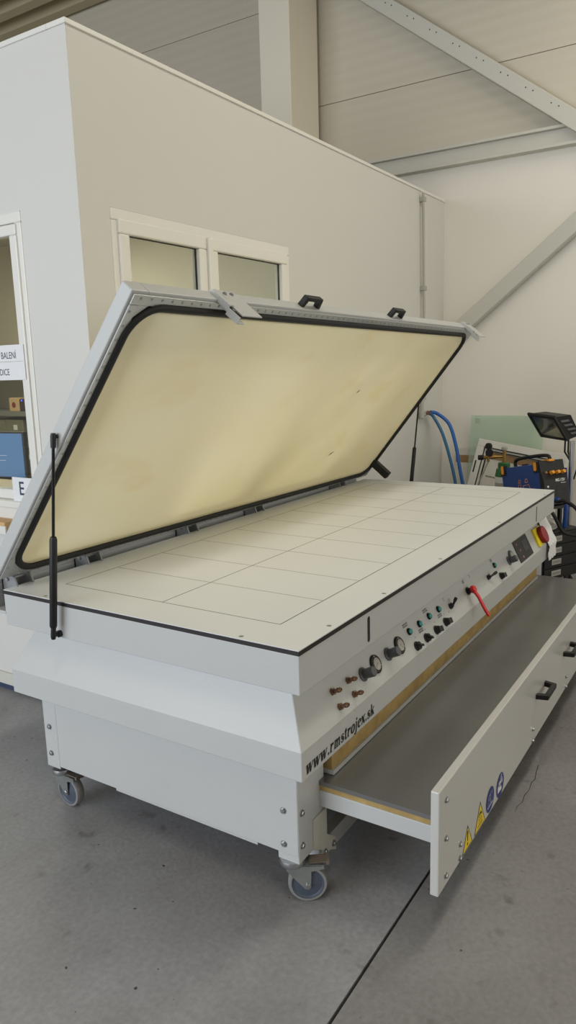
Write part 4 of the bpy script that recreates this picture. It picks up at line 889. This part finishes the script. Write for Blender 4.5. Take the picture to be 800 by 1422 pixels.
# work lamp
lp_ = thing('work_lamp', 'black halogen work lamp on a grey stand behind the welder', 'lamp', (4.22, 0.12, 0))
fw = Vector((0.975, 0.221, 0)); rt = Vector((0.221, -0.975, 0)); upv = Vector((0, 0, 1))
TR_ = Vector((4.10, 0.240, 1.292)); eh = (rt * 0.196 - upv * 0.020 - fw * 0.13); ev = (rt * 0.103 - upv * 0.19 + fw * 0.18); eh_n = eh.normalized(); ev = (ev - eh_n * ev.dot(eh_n)); nf = eh.cross(ev).normalized()
if nf.dot(fw) > 0: nf = -nf
TL_ = TR_ - eh
bk_ = -nf * 0.16
a_ = [TL_, TR_, TR_ + ev, TL_ + ev]; cen = (a_[0] + a_[2]) / 2
bk_ = rt * 0.118 + upv * 0.014 + fw * 0.11
b_ = [p + bk_ + (cen - p) * (0.05, 0.05, 0.16, 0.16)[i] for i, p in enumerate(a_)]
hs = MB().add(a_ + b_, [(0, 1, 5, 4), (1, 2, 6, 5), (2, 3, 7, 6), (3, 0, 4, 7), (4, 5, 6, 7)])
hsg = build('housing', hs, 'black_plastic', lp_, bevel=0.0)
rimm = MB(); fwid = 0.07
inn = [p + (cen - p) * 0.14 for p in a_]; out_f = [p + nf * 0.008 + (p - cen) * 0.03 for p in a_]; in_f = [p + nf * 0.008 for p in inn]; out_b = [p - nf * 0.01 + (p - cen) * 0.03 for p in a_]
for k in range(4):
    k2 = (k + 1) % 4; rimm.add([out_f[k], out_f[k2], in_f[k2], in_f[k], out_b[k], out_b[k2], inn[k2], inn[k]], [(0, 1, 2, 3), (4, 5, 1, 0), (3, 2, 6, 7)])
build('rim', rimm, 'black_plastic', hsg)
c0 = cen + bk_ * 0.6
rf = MB().add([p + (cen - p) * 0.10 for p in a_] + [c0 + (p - cen) * 0.28 for p in a_], [(0, 1, 5, 4), (1, 2, 6, 5), (2, 3, 7, 6), (3, 0, 4, 7), (4, 5, 6, 7)]); build('reflector', rf, 'reflector', lp_)
build('front_glass', MB().add([p + nf * 0.002 for p in inn], [(0, 1, 2, 3)]), 'pane_glass', lp_)
vn = MB(); sd_o = a_[1]; sd_u = (a_[2] - a_[1]); sd_v = (b_[1] - a_[1]); sn = sd_u.cross(sd_v).normalized()
if sn.dot(rt) < 0: sn = -sn
for k in range(4):
    s_ = sd_o + sd_u * (0.16 + 0.18 * k) + sd_v * (0.22 + 0.06 * k) + sn * 0.001
    vn.add([s_, s_ + sd_v * 0.5, s_ + sd_v * 0.5 + sd_u * 0.07 + sn * 0.008, s_ + sd_u * 0.07 + sn * 0.008], [(0, 1, 2, 3)])
build('vent_louvre', vn, 'grey_plastic', hsg, kind='stuff')
px_, py2 = 4.25, 0.135
lowp = (a_[2] * 0.5 + a_[3] * 0.5 + bk_ * 0.45)
for dx in (-0.012, 0.016):
    pass
build('bracket', MB().tube([lowp + rt * 0.03, lowp + rt * 0.03 - upv * 0.12, Vector((px_, py2, 0.93))], 0.007, 8).tube([lowp + rt * 0.055, lowp + rt * 0.055 - upv * 0.12, Vector((px_, py2, 0.93))], 0.007, 8), 'black_plastic', lp_, smooth=True)
build('stand_pole', MB().cyl((px_, py2, 0.0), (px_, py2, 1.10), 0.019, n=16), 'steel', lp_, smooth=True)
for a in (-0.9, 0.9, 5.3 - 0.0): build('leg', MB().bar((px_, py2, 0.20), (px_ + 0.22 * math.cos(a), py2 + 0.22 * math.sin(a), 0.012), 0.02, 0.02), 'steel', lp_)
build('lamp_cord', MB().tube(bez([b_[2], Vector((4.26, 0.06, 1.12)), Vector((4.29, 0.08, 0.98)), Vector((4.285, 0.12, 0.8))]), 0.006, 8), 'black_rubber', lp_, smooth=True)
